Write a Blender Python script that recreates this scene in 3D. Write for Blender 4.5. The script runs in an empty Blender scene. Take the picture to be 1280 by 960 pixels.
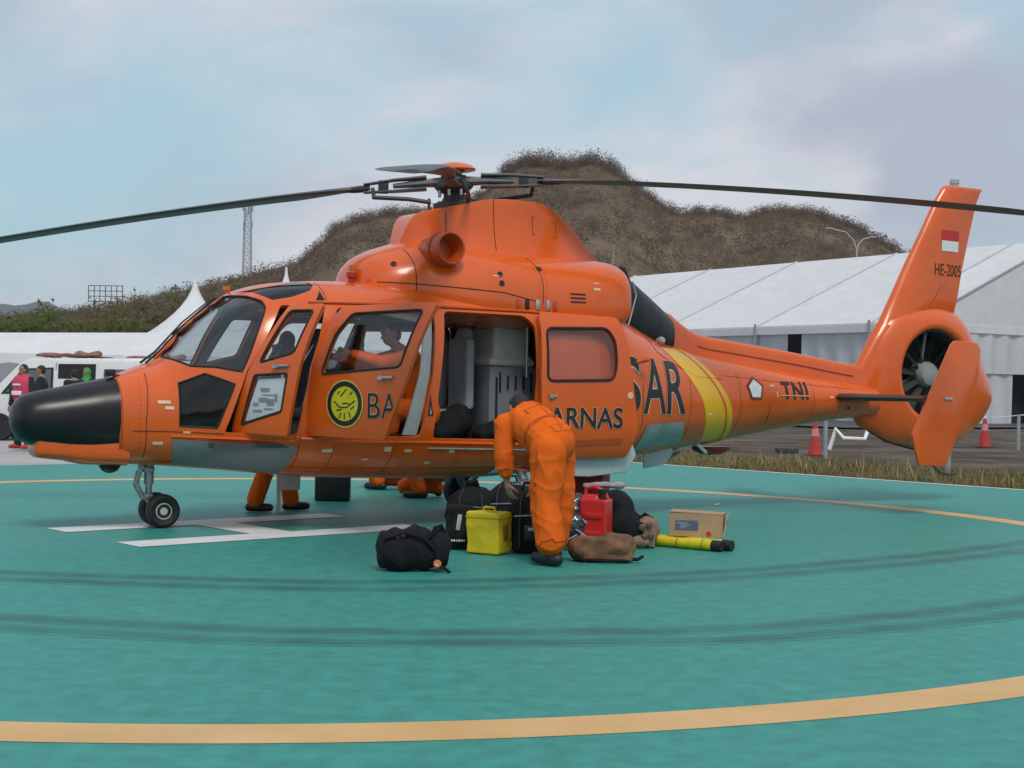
import bpy, bmesh, math, random
import numpy as np
from mathutils import Vector, Matrix, Quaternion
from mathutils.geometry import delaunay_2d_cdt

random.seed(7)
RNG = np.random.default_rng(7)
SC = bpy.context.scene
COL = SC.collection
R = math.radians

# ---------------------------------------------------------------- camera
CAM_H = 1.36
cam_data = bpy.data.cameras.new('camera')
cam_data.sensor_width = 36.0
cam_data.lens = 51.19
cam_data.clip_start = 0.1
cam_data.clip_end = 20000
cam = bpy.data.objects.new('camera', cam_data)
COL.objects.link(cam)
_p, _r = 0.00165, 0.018
fwd = Vector((0, math.cos(_p), math.sin(_p)))
up0 = Vector((0, -math.sin(_p), math.cos(_p)))
rt0 = Vector((1, 0, 0))
rt = rt0 * math.cos(_r) + up0 * math.sin(_r)
up = -rt0 * math.sin(_r) + up0 * math.cos(_r)
cam.matrix_world = Matrix(((rt.x, up.x, -fwd.x, 0), (rt.y, up.y, -fwd.y, 0), (rt.z, up.z, -fwd.z, CAM_H), (0, 0, 0, 1)))
SC.camera = cam

# ---------------------------------------------------------------- sky, sun, exposure
SUN_EL, SUN_AZ = R(54), R(12)          # azimuth measured from straight behind the camera, towards the left
sun_dir = Vector((math.sin(SUN_AZ) * math.cos(SUN_EL), -math.cos(SUN_AZ) * math.cos(SUN_EL), math.sin(SUN_EL)))
world = bpy.data.worlds.new('World')
SC.world = world
world.use_nodes = True
wn, wl = world.node_tree.nodes, world.node_tree.links
wn.clear()
w_out = wn.new('ShaderNodeOutputWorld')
w_bg = wn.new('ShaderNodeBackground')
w_bg.inputs['Strength'].default_value = 0.10
sky = wn.new('ShaderNodeTexSky')
sky.sky_type = 'NISHITA'
sky.sun_disc = False
sky.sun_elevation = SUN_EL
sky.sun_rotation = math.atan2(sun_dir.x, sun_dir.y)
sky.altitude = 0
sky.air_density = 1.0
sky.dust_density = 2.5
sky.ozone_density = 1.0
tc = wn.new('ShaderNodeTexCoord')
def wmath(op, a=None, b=None, clamp=False):
    n = wn.new('ShaderNodeMath'); n.operation = op; n.use_clamp = clamp
    for i, x in enumerate((a, b)):
        if x is None: continue
        if isinstance(x, (int, float)): n.inputs[i].default_value = x
        else: wl.new(x, n.inputs[i])
    return n.outputs[0]
def wmix(fac, a, b):
    n = wn.new('ShaderNodeMix'); n.data_type = 'RGBA'
    for sock, x in ((n.inputs[0], fac), (n.inputs[6], a), (n.inputs[7], b)):
        if isinstance(x, (int, float)): sock.default_value = x
        elif isinstance(x, tuple): sock.default_value = (*x, 1)
        else: wl.new(x, sock)
    return n.outputs[2]
def wnoise(scale, detail, rough, loc, sc, dist=0.0):
    m = wn.new('ShaderNodeMapping'); m.inputs['Location'].default_value = loc; m.inputs['Scale'].default_value = sc
    wl.new(tc.outputs['Generated'], m.inputs['Vector'])
    n = wn.new('ShaderNodeTexNoise'); n.inputs['Scale'].default_value = scale; n.inputs['Detail'].default_value = detail
    n.inputs['Roughness'].default_value = rough; n.inputs['Distortion'].default_value = dist
    wl.new(m.outputs[0], n.inputs['Vector'])
    return n.outputs['Fac']
def wramp(x, lo, hi):
    n = wn.new('ShaderNodeMapRange'); n.interpolation_type = 'SMOOTHSTEP'
    n.inputs['From Min'].default_value = lo; n.inputs['From Max'].default_value = hi
    wl.new(x, n.inputs['Value'])
    return n.outputs[0]
SKY_BLUE, SKY_CLOUD, SKY_GREY = (3.9, 6.0, 6.9), (7.0, 6.5, 6.9), (4.2, 4.2, 5.1)
hazed = wmix(0.75, sky.outputs[0], SKY_BLUE)
n_big = wnoise(2.6, 5, 0.55, (1.2, 5.4, 2.2), (1, 1, 2.0), 0.4)
n_fine = wnoise(7.0, 8, 0.6, (4.3, 1.0, 2.1), (1, 1, 2.6), 0.8)
n_dark = wnoise(3.0, 5, 0.5, (2.3, 6.2, 1.2), (1, 1, 2.0), 0.2)
mask = wramp(wmath('ADD', wmath('MULTIPLY', n_big, 0.72), wmath('MULTIPLY', n_fine, 0.28)), 0.36, 0.61)
body_c = wmix(wramp(n_dark, 0.46, 0.62), SKY_CLOUD, SKY_GREY)
final = wmix(wmath('MULTIPLY', mask, 0.78), hazed, body_c)
wl.new(final, w_bg.inputs['Color'])
wl.new(w_bg.outputs[0], w_out.inputs['Surface'])

sun_data = bpy.data.lights.new('sun', 'SUN')
sun_data.energy = 1.5
sun_data.angle = R(17)
sun_data.color = (1.0, 0.95, 0.88)
sun = bpy.data.objects.new('sun', sun_data)
COL.objects.link(sun)
sun.rotation_euler = (-sun_dir).to_track_quat('-Z', 'Y').to_euler()

SC.view_settings.view_transform = 'Standard'
SC.view_settings.look = 'None'
SC.view_settings.exposure = 0.16
SC.view_settings.gamma = 1.0
SC.view_settings.use_curve_mapping = False
SC.render.engine = 'CYCLES'
SC.cycles.max_bounces = 8
SC.cycles.transparent_max_bounces = 16
SC.cycles.use_denoising = True
SC.cycles.caustics_reflective = False
SC.cycles.caustics_refractive = False
# ---------------------------------------------------------------- materials
MATS = {}
def mat(name, color, rough=0.5, metal=0.0, var=0.12, vscale=4.0, bump=0.0, bscale=30.0, coat=0.0, spec=0.5, color2=None, detail=5.0,
        stretch=(1, 1, 1), coord='Object', lo=0.35, hi=0.65, grime=None, rvar=0.08):
    if name in MATS: return MATS[name]
    m = bpy.data.materials.new(name); m.use_nodes = True
    N, Lk = m.node_tree.nodes, m.node_tree.links
    bs = N['Principled BSDF']
    bs.inputs['Metallic'].default_value = metal
    bs.inputs['Coat Weight'].default_value = coat
    bs.inputs['Coat Roughness'].default_value = 0.12
    bs.inputs['Specular IOR Level'].default_value = spec
    t = N.new('ShaderNodeTexCoord'); mp = N.new('ShaderNodeMapping')
    mp.inputs['Scale'].default_value = stretch
    Lk.new(t.outputs[coord], mp.inputs['Vector'])
    no = N.new('ShaderNodeTexNoise'); no.inputs['Scale'].default_value = vscale; no.inputs['Detail'].default_value = detail
    no.inputs['Roughness'].default_value = 0.6
    Lk.new(mp.outputs[0], no.inputs['Vector'])
    mr = N.new('ShaderNodeMapRange'); mr.inputs['From Min'].default_value = lo; mr.inputs['From Max'].default_value = hi
    Lk.new(no.outputs['Fac'], mr.inputs['Value'])
    mx = N.new('ShaderNodeMix'); mx.data_type = 'RGBA'
    c1 = tuple(min(1, c * (1 - var)) for c in color)
    c2 = color2 if color2 else tuple(min(1, c * (1 + var)) for c in color)
    mx.inputs[6].default_value = (*c1, 1); mx.inputs[7].default_value = (*c2, 1)
    Lk.new(mr.outputs[0], mx.inputs[0])
    out = mx.outputs[2]
    if grime:
        gn = N.new('ShaderNodeTexNoise'); gn.inputs['Scale'].default_value = grime[1]; gn.inputs['Detail'].default_value = 8
        gn.inputs['Roughness'].default_value = 0.65
        Lk.new(mp.outputs[0], gn.inputs['Vector'])
        gr = N.new('ShaderNodeMapRange'); gr.inputs['From Min'].default_value = grime[2]; gr.inputs['From Max'].default_value = grime[3]
        gr.inputs['To Max'].default_value = grime[4]
        Lk.new(gn.outputs['Fac'], gr.inputs['Value'])
        m2 = N.new('ShaderNodeMix'); m2.data_type = 'RGBA'
        Lk.new(gr.outputs[0], m2.inputs[0]); Lk.new(out, m2.inputs[6]); m2.inputs[7].default_value = (*grime[0], 1)
        out = m2.outputs[2]
    Lk.new(out, bs.inputs['Base Color'])
    rr = N.new('ShaderNodeMapRange'); rr.inputs['To Min'].default_value = max(0.02, rough - rvar); rr.inputs['To Max'].default_value = min(1, rough + rvar)
    Lk.new(no.outputs['Fac'], rr.inputs['Value']); Lk.new(rr.outputs[0], bs.inputs['Roughness'])
    if bump:
        bn = N.new('ShaderNodeTexNoise'); bn.inputs['Scale'].default_value = bscale; bn.inputs['Detail'].default_value = 4
        Lk.new(mp.outputs[0], bn.inputs['Vector'])
        bp = N.new('ShaderNodeBump'); bp.inputs['Strength'].default_value = bump; bp.inputs['Distance'].default_value = 0.02
        Lk.new(bn.outputs['Fac'], bp.inputs['Height']); Lk.new(bp.outputs[0], bs.inputs['Normal'])
    MATS[name] = m
    return m
def glass(name, tint, refl=1.0, rough=0.02):
    if name in MATS: return MATS[name]
    m = bpy.data.materials.new(name); m.use_nodes = True
    N, Lk = m.node_tree.nodes, m.node_tree.links
    N.clear()
    o = N.new('ShaderNodeOutputMaterial'); tr = N.new('ShaderNodeBsdfTransparent'); gl = N.new('ShaderNodeBsdfGlossy')
    tr.inputs['Color'].default_value = (*tint, 1); gl.inputs['Roughness'].default_value = rough
    gl.inputs['Color'].default_value = (refl, refl, refl, 1)
    fr = N.new('ShaderNodeFresnel'); ge = N.new('ShaderNodeNewGeometry'); io = N.new('ShaderNodeMapRange')
    io.inputs['To Min'].default_value = 1.5; io.inputs['To Max'].default_value = 1/1.5          # the far face of a thin pane must not reflect everything
    Lk.new(ge.outputs['Backfacing'], io.inputs['Value']); Lk.new(io.outputs[0], fr.inputs['IOR'])
    mx = N.new('ShaderNodeMixShader')
    Lk.new(fr.outputs[0], mx.inputs[0]); Lk.new(tr.outputs[0], mx.inputs[1]); Lk.new(gl.outputs[0], mx.inputs[2]); Lk.new(mx.outputs[0], o.inputs['Surface'])
    MATS[name] = m
    return m
def translucent(name, color, t=0.35, rough=0.7):
    """thin cloth: part of the light comes through"""
    if name in MATS: return MATS[name]
    m = mat(name, color, rough, var=0.05, vscale=1.5, bump=0.25, bscale=3.0)
    N, Lk = m.node_tree.nodes, m.node_tree.links
    tl = N.new('ShaderNodeBsdfTranslucent'); tl.inputs['Color'].default_value = (*color, 1)
    mx = N.new('ShaderNodeMixShader'); mx.inputs[0].default_value = t
    Lk.new(N['Principled BSDF'].outputs[0], mx.inputs[1]); Lk.new(tl.outputs[0], mx.inputs[2])
    Lk.new(mx.outputs[0], N['Material Output'].inputs['Surface'])
    return m

def see_through(m, color, t=0.5):
    """leaves and twigs: light also comes from behind"""
    N, Lk = m.node_tree.nodes, m.node_tree.links
    tl = N.new('ShaderNodeBsdfTranslucent'); tl.inputs['Color'].default_value = (*color, 1)
    mx = N.new('ShaderNodeMixShader'); mx.inputs[0].default_value = t
    Lk.new(N['Principled BSDF'].outputs[0], mx.inputs[1]); Lk.new(tl.outputs[0], mx.inputs[2]); Lk.new(mx.outputs[0], N['Material Output'].inputs['Surface'])
ORANGE = mat('orange_paint', (0.73, 0.108, 0.006), 0.27, var=0.06, vscale=1.3, bump=0.12, bscale=2.4, coat=0.40, rvar=0.06,
             grime=((0.30, 0.045, 0.008), 3.0, 0.56, 0.85, 0.35))
ORANGE_D = mat('orange_red_trim', (0.50, 0.075, 0.012), 0.38, var=0.10, vscale=5, coat=0.2)
BLACKGLOSS = mat('black_radome_paint', (0.008, 0.008, 0.010), 0.30, var=0.3, vscale=3, bump=0.12, bscale=5, spec=.4)
BLACK = mat('black_rubber', (0.013, 0.013, 0.014), 0.65, var=0.25, vscale=9, bump=0.2, bscale=60)
BLACKCLOTH = mat('black_cloth', (0.011, 0.011, 0.013), 0.85, var=0.3, vscale=14, bump=0.5, bscale=22, spec=0.25)
BLACKVINYL = mat('black_vinyl_cover', (0.013, 0.013, 0.014), 0.42, var=0.3, vscale=8, bump=0.5, bscale=9)
DARKGREY = mat('dark_grey_trim', (0.05, 0.052, 0.056), 0.6, var=0.2, vscale=8)
INTERIOR = mat('interior_grey_lining', (0.10, 0.105, 0.11), 0.75, var=0.15, vscale=6, bump=0.2, bscale=14)
GREYPAINT = mat('grey_paint', (0.18, 0.19, 0.20), 0.45, var=0.10, vscale=4, bump=0.08, bscale=5)
LTGREY = mat('light_grey_paint', (0.42, 0.44, 0.45), 0.45, var=0.08, vscale=4)
METAL = mat('bare_metal', (0.50, 0.50, 0.49), 0.34, metal=0.9, var=0.15, vscale=12)
STEEL = mat('dull_steel', (0.34, 0.35, 0.36), 0.45, metal=0.7, var=0.2, vscale=15)
BLADE = mat('rotor_blade_grey', (0.075, 0.08, 0.088), 0.5, var=0.15, vscale=4, stretch=(1, 4, 4))
YELLOW = mat('yellow_paint', (0.80, 0.42, 0.01), 0.35, var=0.05, coat=0.3)
WHITEP = mat('white_paint', (0.78, 0.78, 0.77), 0.4, var=0.04, vscale=5)
REDP = mat('red_paint', (0.55, 0.02, 0.02), 0.4, var=0.05)
LETTER = mat('black_lettering', (0.018, 0.017, 0.018), 0.45, var=0.15)
GLASS = glass('tinted_glass', (0.84, 0.87, 0.88), 1.0)
GLASSD = glass('dark_tinted_glass', (0.30, 0.31, 0.33), 1.0)
GLASSW = glass('clear_polycarbonate', (0.93, 0.92, 0.92), 1.0)
GLASSC = glass('clear_glass', (0.93, 0.94, 0.95), 0.8)
SUIT = mat('orange_coverall_cloth', (0.78, 0.125, 0.006), 0.8, var=0.06, vscale=5, bump=0.12, bscale=12, spec=0.25)
SKIN = mat('skin', (0.30, 0.155, 0.09), 0.55, var=0.08, vscale=20)
HAIR = mat('black_hair', (0.012, 0.010, 0.009), 0.55, var=0.3, vscale=40, bump=0.6, bscale=80)

# ---------------------------------------------------------------- object helpers
def tag(o, label, cat, group=None, kind=None):
    if label: o['label'] = label
    if cat: o['category'] = cat
    if group: o['group'] = group
    if kind: o['kind'] = kind
    return o
def thing(name, label, cat, loc=(0, 0, 0), rotz=0.0, group=None):
    o = bpy.data.objects.new(name, None)
    o.empty_display_size = 0.2
    COL.objects.link(o); o.location = loc; o.rotation_euler = (0, 0, rotz)
    return tag(o, label, cat, group)
def mesh_obj(name, verts, faces, m, parent=None, smooth=35, mats=None, midx=None):
    me = bpy.data.meshes.new(name)
    me.from_pydata([tuple(map(float, v)) for v in verts], [], [tuple(map(int, f)) for f in faces])
    for mm in (mats or [m]): me.materials.append(mm)
    if midx is not None: me.polygons.foreach_set('material_index', np.asarray(midx, np.int32))
    me.update()
    if smooth:
        me.polygons.foreach_set('use_smooth', np.ones(len(me.polygons), bool))
        me.set_sharp_from_angle(angle=R(smooth))
    o = bpy.data.objects.new(name, me); COL.objects.link(o)
    if parent is not None: o.parent = parent
    return o
def bm_obj(name, bm, m, parent=None, smooth=35, mats=None):
    me = bpy.data.meshes.new(name)
    bmesh.ops.recalc_face_normals(bm, faces=bm.faces)
    bm.to_mesh(me); bm.free()
    for mm in (mats or [m]): me.materials.append(mm)
    if smooth:
        me.polygons.foreach_set('use_smooth', np.ones(len(me.polygons), bool))
        me.set_sharp_from_angle(angle=R(smooth))
    o = bpy.data.objects.new(name, me); COL.objects.link(o)
    if parent is not None: o.parent = parent
    return o
class MB:
    """collects simple shapes into one mesh"""
    def __init__(self): self.v = []; self.f = []; self.mi = []; self.cur = 0
    def add(self, verts, faces):
        b = len(self.v); self.v += [tuple(p) for p in verts]; self.f += [tuple(i + b for i in f) for f in faces]; self.mi += [self.cur] * len(faces)
        return self
    def box(self, c, s, rot=None, bev=0.0):
        bm = bmesh.new(); bmesh.ops.create_cube(bm, size=1)
        for v in bm.verts: v.co = Vector((v.co.x*s[0], v.co.y*s[1], v.co.z*s[2]))
        if bev: bmesh.ops.bevel(bm, geom=list(bm.edges), offset=bev, segments=2, affect='EDGES', profile=0.5)
        M = Matrix.Translation(c) @ (rot.to_4x4() if rot is not None else Matrix())
        bm.transform(M); bm.verts.index_update()
        self.add([v.co[:] for v in bm.verts], [[x.index for x in f.verts] for f in bm.faces]); bm.free()
        return self
    def tube(self, pts, rad, seg=10, cap=True, sq=(1, 1)):
        pts = [Vector(p) for p in pts]; n = len(pts)
        if isinstance(rad, (int, float)): rad = [rad] * n
        vs = []; fs = []; ref = None
        for i, p in enumerate(pts):
            t = (pts[min(i+1, n-1)] - pts[max(i-1, 0)]).normalized()
            if ref is None:
                ref = Vector((0, 0, 1)) if abs(t.z) < 0.9 else Vector((1, 0, 0))
            a = (ref - t * ref.dot(t)).normalized(); ref = a; b = t.cross(a)
            for k in range(seg):
                q = 2*math.pi*k/seg
                vs.append(p + a * (math.cos(q)*rad[i]*sq[0]) + b * (math.sin(q)*rad[i]*sq[1]))
        for i in range(n-1):
            for k in range(seg):
                k2 = (k+1) % seg
                fs.append((i*seg+k, i*seg+k2, (i+1)*seg+k2, (i+1)*seg+k))
        if cap: fs.append(tuple(range(seg-1, -1, -1))); fs.append(tuple((n-1)*seg+k for k in range(seg)))
        return self.add(vs, fs)
    def lathe(self, prof, seg=20, M=None):
        """prof: (r, z) pairs about z"""
        M = M or Matrix(); vs = []; fs = []; n = len(prof)
        for r, z in prof:
            for k in range(seg):
                q = 2*math.pi*k/seg; vs.append(M @ Vector((r*math.cos(q), r*math.sin(q), z)))
        for i in range(n-1):
            for k in range(seg):
                k2 = (k+1) % seg; fs.append((i*seg+k, i*seg+k2, (i+1)*seg+k2, (i+1)*seg+k))
        if prof[0][0] > 1e-6: fs.append(tuple(range(seg-1, -1, -1)))
        if prof[-1][0] > 1e-6: fs.append(tuple((n-1)*seg+k for k in range(seg)))
        return self.add(vs, fs)
    def prism(self, poly, h, M=None, bev=0.0):
        """polygon in xy extruded along z by h"""
        M = M or Matrix(); bm = bmesh.new()
        vs = [bm.verts.new((x, y, 0)) for x, y in poly]
        f = bm.faces.new(vs); r = bmesh.ops.extrude_face_region(bm, geom=[f])
        for v in r['geom']:
            if isinstance(v, bmesh.types.BMVert): v.co.z += h
        bmesh.ops.recalc_face_normals(bm, faces=bm.faces)
        if bev: bmesh.ops.bevel(bm, geom=list(bm.edges), offset=bev, segments=2, affect='EDGES', profile=0.5)
        bm.transform(M); bm.verts.index_update()
        self.add([v.co[:] for v in bm.verts], [[x.index for x in f.verts] for f in bm.faces]); bm.free()
        return self
    def build(self, name, m, parent=None, smooth=35, mats=None):
        o = mesh_obj(name, self.v, self.f, m, parent, smooth, mats, self.mi if mats else None)
        return o
def axis_matrix(origin, z, x=None):
    z = Vector(z).normalized(); x = Vector(x) if x is not None else (Vector((1, 0, 0)) if abs(z.x) < 0.9 else Vector((0, 1, 0)))
    x = (x - z * x.dot(z)).normalized(); y = z.cross(x)
    return Matrix(((x.x, y.x, z.x, origin[0]), (x.y, y.y, z.y, origin[1]), (x.z, y.z, z.z, origin[2]), (0, 0, 0, 1)))
def copy_tree(o, parent=None):
    c = o.copy(); COL.objects.link(c)
    if parent is not None: c.parent = parent
    for ch in [x for x in bpy.data.objects if x.parent == o]: copy_tree(ch, c)
    return c
def vnoise(P, s, seed=0):
    """cheap smooth noise in -1..1"""
    r = np.random.default_rng(seed); out = np.zeros(len(P))
    for k in range(7):
        d = r.normal(size=3); d /= np.linalg.norm(d); f = s * r.uniform(0.6, 1.8)
        out += np.sin(P @ d * f + r.uniform(0, 6.28) + 1.3 * np.sin(P @ r.normal(size=3) * f * 0.6 + r.uniform(0, 6)))
    return out / 4.0
def blob(name, prims, voxel, m, parent=None, smooth=6, folds=None, post=None):
    """one closed skin round tapered limbs ('cap', p0, r0, p1, r1), ellipsoids ('ell', c, (rx, ry, rz)[, rot]) and boxes ('box', c, size[, rot])"""
    mb = MB()
    for p in prims:
        if p[0] == 'cap':
            a, b = Vector(p[1]), Vector(p[3]); d = (b - a); L = d.length or 1e-4; d /= L
            pts = [a - d*p[2]*0.94, a - d*p[2]*0.7, a - d*p[2]*0.35, a]; rr = [p[2]*0.34, p[2]*0.71, p[2]*0.937, p[2]]
            pts += [b, b + d*p[4]*0.35, b + d*p[4]*0.7, b + d*p[4]*0.94]; rr += [p[4], p[4]*0.937, p[4]*0.71, p[4]*0.34]
            mb.tube(pts, rr, 14)
        elif p[0] == 'ell':
            rot = p[3] if len(p) > 3 else Matrix.Identity(3)
            M = Matrix.Translation(p[1]) @ rot.to_4x4() @ Matrix.Diagonal((*p[2], 1))
            mb.lathe([(math.sin(math.pi*k/12) if 0 < k < 12 else 0.02, -math.cos(math.pi*k/12)) for k in range(13)], 18, M)
        elif p[0] == 'box':
            mb.box(p[1], p[2], p[3] if len(p) > 3 else None)
        elif p[0] == 'tube':
            mb.tube(p[1], p[2], 12, True, p[3] if len(p) > 3 else (1, 1))
    me = bpy.data.meshes.new(name); me.from_pydata(mb.v, [], mb.f)
    bm = bmesh.new(); bm.from_mesh(me); bmesh.ops.recalc_face_normals(bm, faces=bm.faces); bm.to_mesh(me); bm.free()
    o = bpy.data.objects.new(name, me); COL.objects.link(o)
    rm = o.modifiers.new('remesh', 'REMESH'); rm.mode = 'VOXEL'; rm.voxel_size = voxel
    if smooth:
        sm = o.modifiers.new('smooth', 'SMOOTH'); sm.factor = 0.5; sm.iterations = smooth
    bpy.context.view_layer.update()
    dg = bpy.context.evaluated_depsgraph_get()
    me2 = bpy.data.meshes.new_from_object(o.evaluated_get(dg))
    o.modifiers.clear(); o.data = me2; bpy.data.meshes.remove(me); me2.name = name
    n = len(me2.vertices); co = np.zeros(n*3); me2.vertices.foreach_get('co', co); co = co.reshape(-1, 3)
    nr = np.zeros(n*3); me2.vertices.foreach_get('normal', nr); nr = nr.reshape(-1, 3)
    if folds:
        for amp, sc, st, seed in folds:
            if seed >= 100:                                   # sharp cloth creases
                q = 1 - np.abs(vnoise(co * np.array(st), sc, seed)); co = co + nr * (amp * np.clip(q, 0, 1) ** 3)[:, None]
            else: co = co + nr * (amp * vnoise(co * np.array(st), sc, seed))[:, None]
    if post: co = post(co)
    me2.vertices.foreach_set('co', co.ravel()); me2.materials.clear(); me2.materials.append(m); me2.update()
    me2.polygons.foreach_set('use_smooth', np.ones(len(me2.polygons), bool))
    if parent is not None: o.parent = parent
    return o
def text_mesh(body, size=1.0, bold=0.0, sx=1.0, spacing=1.0):
    cu = bpy.data.curves.new('t', 'FONT'); cu.body = body; cu.size = size; cu.offset = bold; cu.space_character = spacing
    o = bpy.data.objects.new('t', cu); COL.objects.link(o)
    bpy.context.view_layer.update()
    me = bpy.data.meshes.new_from_object(o.evaluated_get(bpy.context.evaluated_depsgraph_get()))
    bpy.data.objects.remove(o); bpy.data.curves.remove(cu)
    bm = bmesh.new(); bm.from_mesh(me); bpy.data.meshes.remove(me)
    for v in bm.verts: v.co.x *= sx; v.co.z = 0
    xs = [v.co.x for v in bm.verts]; ys = [v.co.y for v in bm.verts]
    return bm, (min(xs), max(xs), min(ys), max(ys))
def fit_text(body, x0, x1, y0, y1, bold=0.0, spacing=1.0):
    """text as a flat bmesh filling the rectangle exactly"""
    bm, (a, b, c, d) = text_mesh(body, 1.0, bold, 1.0, spacing)
    for v in bm.verts:
        v.co.x = x0 + (v.co.x - a) / (b - a) * (x1 - x0); v.co.y = y0 + (v.co.y - c) / (d - c) * (y1 - y0)
    return bm
def slice_bm(bm, step):
    for ax in (0, 1):
        lo = min(v.co[ax] for v in bm.verts); hi = max(v.co[ax] for v in bm.verts)
        k = math.floor(lo / step) + 1
        while k * step < hi:
            p = [0, 0, 0]; p[ax] = k * step; n = [0, 0, 0]; n[ax] = 1
            bmesh.ops.bisect_plane(bm, geom=list(bm.verts) + list(bm.edges) + list(bm.faces), dist=1e-5, plane_co=p, plane_no=n)
            k += 1
# ---------------------------------------------------------------- helicopter surface (heli frame: u aft of the nose gear, v to the left, w up)
def pchip(xs, ys):
    xs = np.asarray(xs, float); ys = np.asarray(ys, float)
    h = np.diff(xs); d = np.diff(ys) / h
    m = np.zeros(len(xs))
    for i in range(1, len(xs) - 1):
        if d[i-1] * d[i] > 0:
            w1 = 2*h[i] + h[i-1]; w2 = h[i] + 2*h[i-1]
            m[i] = (w1 + w2) / (w1 / d[i-1] + w2 / d[i])
    m[0] = d[0]; m[-1] = d[-1]
    def f(x):
        x = np.clip(np.asarray(x, float), xs[0], xs[-1])
        i = np.clip(np.searchsorted(xs, x) - 1, 0, len(xs) - 2)
        t = (x - xs[i]) / h[i]
        return ((1 + 2*t)*(1-t)**2*ys[i] + t*(1-t)**2*h[i]*m[i] + t*t*(3-2*t)*ys[i+1] + t*t*(t-1)*h[i]*m[i+1])
    return f

class Body:
    """half sections: a superellipse above and one below the widest height"""
    def __init__(self, rows):
        a = np.array(rows, float)
        self.u0, self.u1 = a[0, 0], a[-1, 0]
        self.zt, self.zb, self.b, self.zw, self.nt, self.nb = [pchip(a[:, 0], a[:, k]) for k in range(1, 7)]
    def S(self, u, th):
        """th in -1..1: bottom centre .. widest .. top centre"""
        u = np.asarray(u, float); th = np.clip(np.asarray(th, float), -1, 1)
        a = th * math.pi / 2
        n = np.where(th >= 0, self.nt(u), self.nb(u))
        zw = self.zw(u)
        ext = np.where(th >= 0, self.zt(u) - zw, zw - self.zb(u))
        v = self.b(u) * np.clip(np.cos(a), 0, 1) ** (2 / n)
        w = zw + np.sign(a) * ext * np.abs(np.sin(a)) ** (2 / n)
        return np.stack([u + 0*v, v, w], -1)
    def th(self, u, w):
        u = np.asarray(u, float); w = np.asarray(w, float)
        zw = self.zw(u); up = w >= zw
        n = np.where(up, self.nt(u), self.nb(u))
        ext = np.where(up, self.zt(u) - zw, zw - self.zb(u))
        r = np.clip(np.abs(w - zw) / ext, 0, 1)
        return np.where(up, 1, -1) * np.arcsin(np.clip(r ** (n / 2), 0, 1)) / (math.pi / 2)
    def side(self, u, w):
        """half width at height w (0 outside)"""
        u = np.asarray(u, float); w = np.asarray(w, float)
        zw = self.zw(u); up = w >= zw
        n = np.where(up, self.nt(u), self.nb(u))
        ext = np.where(up, self.zt(u) - zw, zw - self.zb(u))
        r = np.abs(w - zw) / ext
        return np.where(r < 1, self.b(u) * np.clip(1 - np.clip(r, 0, 1) ** n, 0, 1) ** (1 / n), 0.0)
    def normal(self, u, th):
        e = 1e-3
        th = np.clip(th, -1 + 2*e, 1 - 2*e)
        du = self.S(u + e, th) - self.S(u - e, th)
        dt = self.S(u, th + e) - self.S(u, th - e)
        n = np.cross(dt, du)
        n = n / np.maximum(np.linalg.norm(n, axis=-1, keepdims=True), 1e-9)
        return n

#        u     zt    zb    b     zw    nt   nb
FUS = Body([
    (-.40, 1.38, .60, .40, 1.02, 2.3, 2.6),
    (-.20, 1.47, .585, .52, 1.03, 2.2, 2.7),
    (.00, 1.55, .575, .63, 1.05, 2.2, 2.8),
    (.15, 1.72, .565, .71, 1.07, 2.25, 2.9),
    (.35, 1.93, .55, .80, 1.09, 2.3, 3.0),
    (.60, 2.13, .53, .885, 1.12, 2.5, 3.0),
    (.80, 2.235, .51, .93, 1.14, 2.8, 3.0),
    (1.05, 2.30, .485, .965, 1.16, 3.0, 3.0),
    (1.50, 2.34, .455, 1.0, 1.18, 3.4, 3.1),
    (2.00, 2.35, .44, 1.01, 1.2, 3.5, 3.2),
    (3.00, 2.35, .425, 1.01, 1.2, 3.6, 3.2),
    (4.00, 2.33, .48, 1.0, 1.2, 3.5, 3.0),
    (4.50, 2.28, .53, .955, 1.2, 3.2, 2.8),
    (5.00, 2.08, .585, .85, 1.21, 2.6, 2.5),
    (5.50, 1.90, .64, .70, 1.22, 2.2, 2.2),
    (6.00, 1.80, .705, .57, 1.235, 2.1, 2.1),
    (6.50, 1.73, .78, .475, 1.24, 2.0, 2.0),
    (7.00, 1.66, .86, .40, 1.25, 2.0, 2.0),
    (7.60, 1.57, .955, .33, 1.26, 2.0, 2.0),
    (8.20, 1.50, 1.03, .275, 1.265, 2.0, 2.0),
    (8.75, 1.44, 1.07, .22, 1.26, 2.0, 2.0)])
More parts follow.
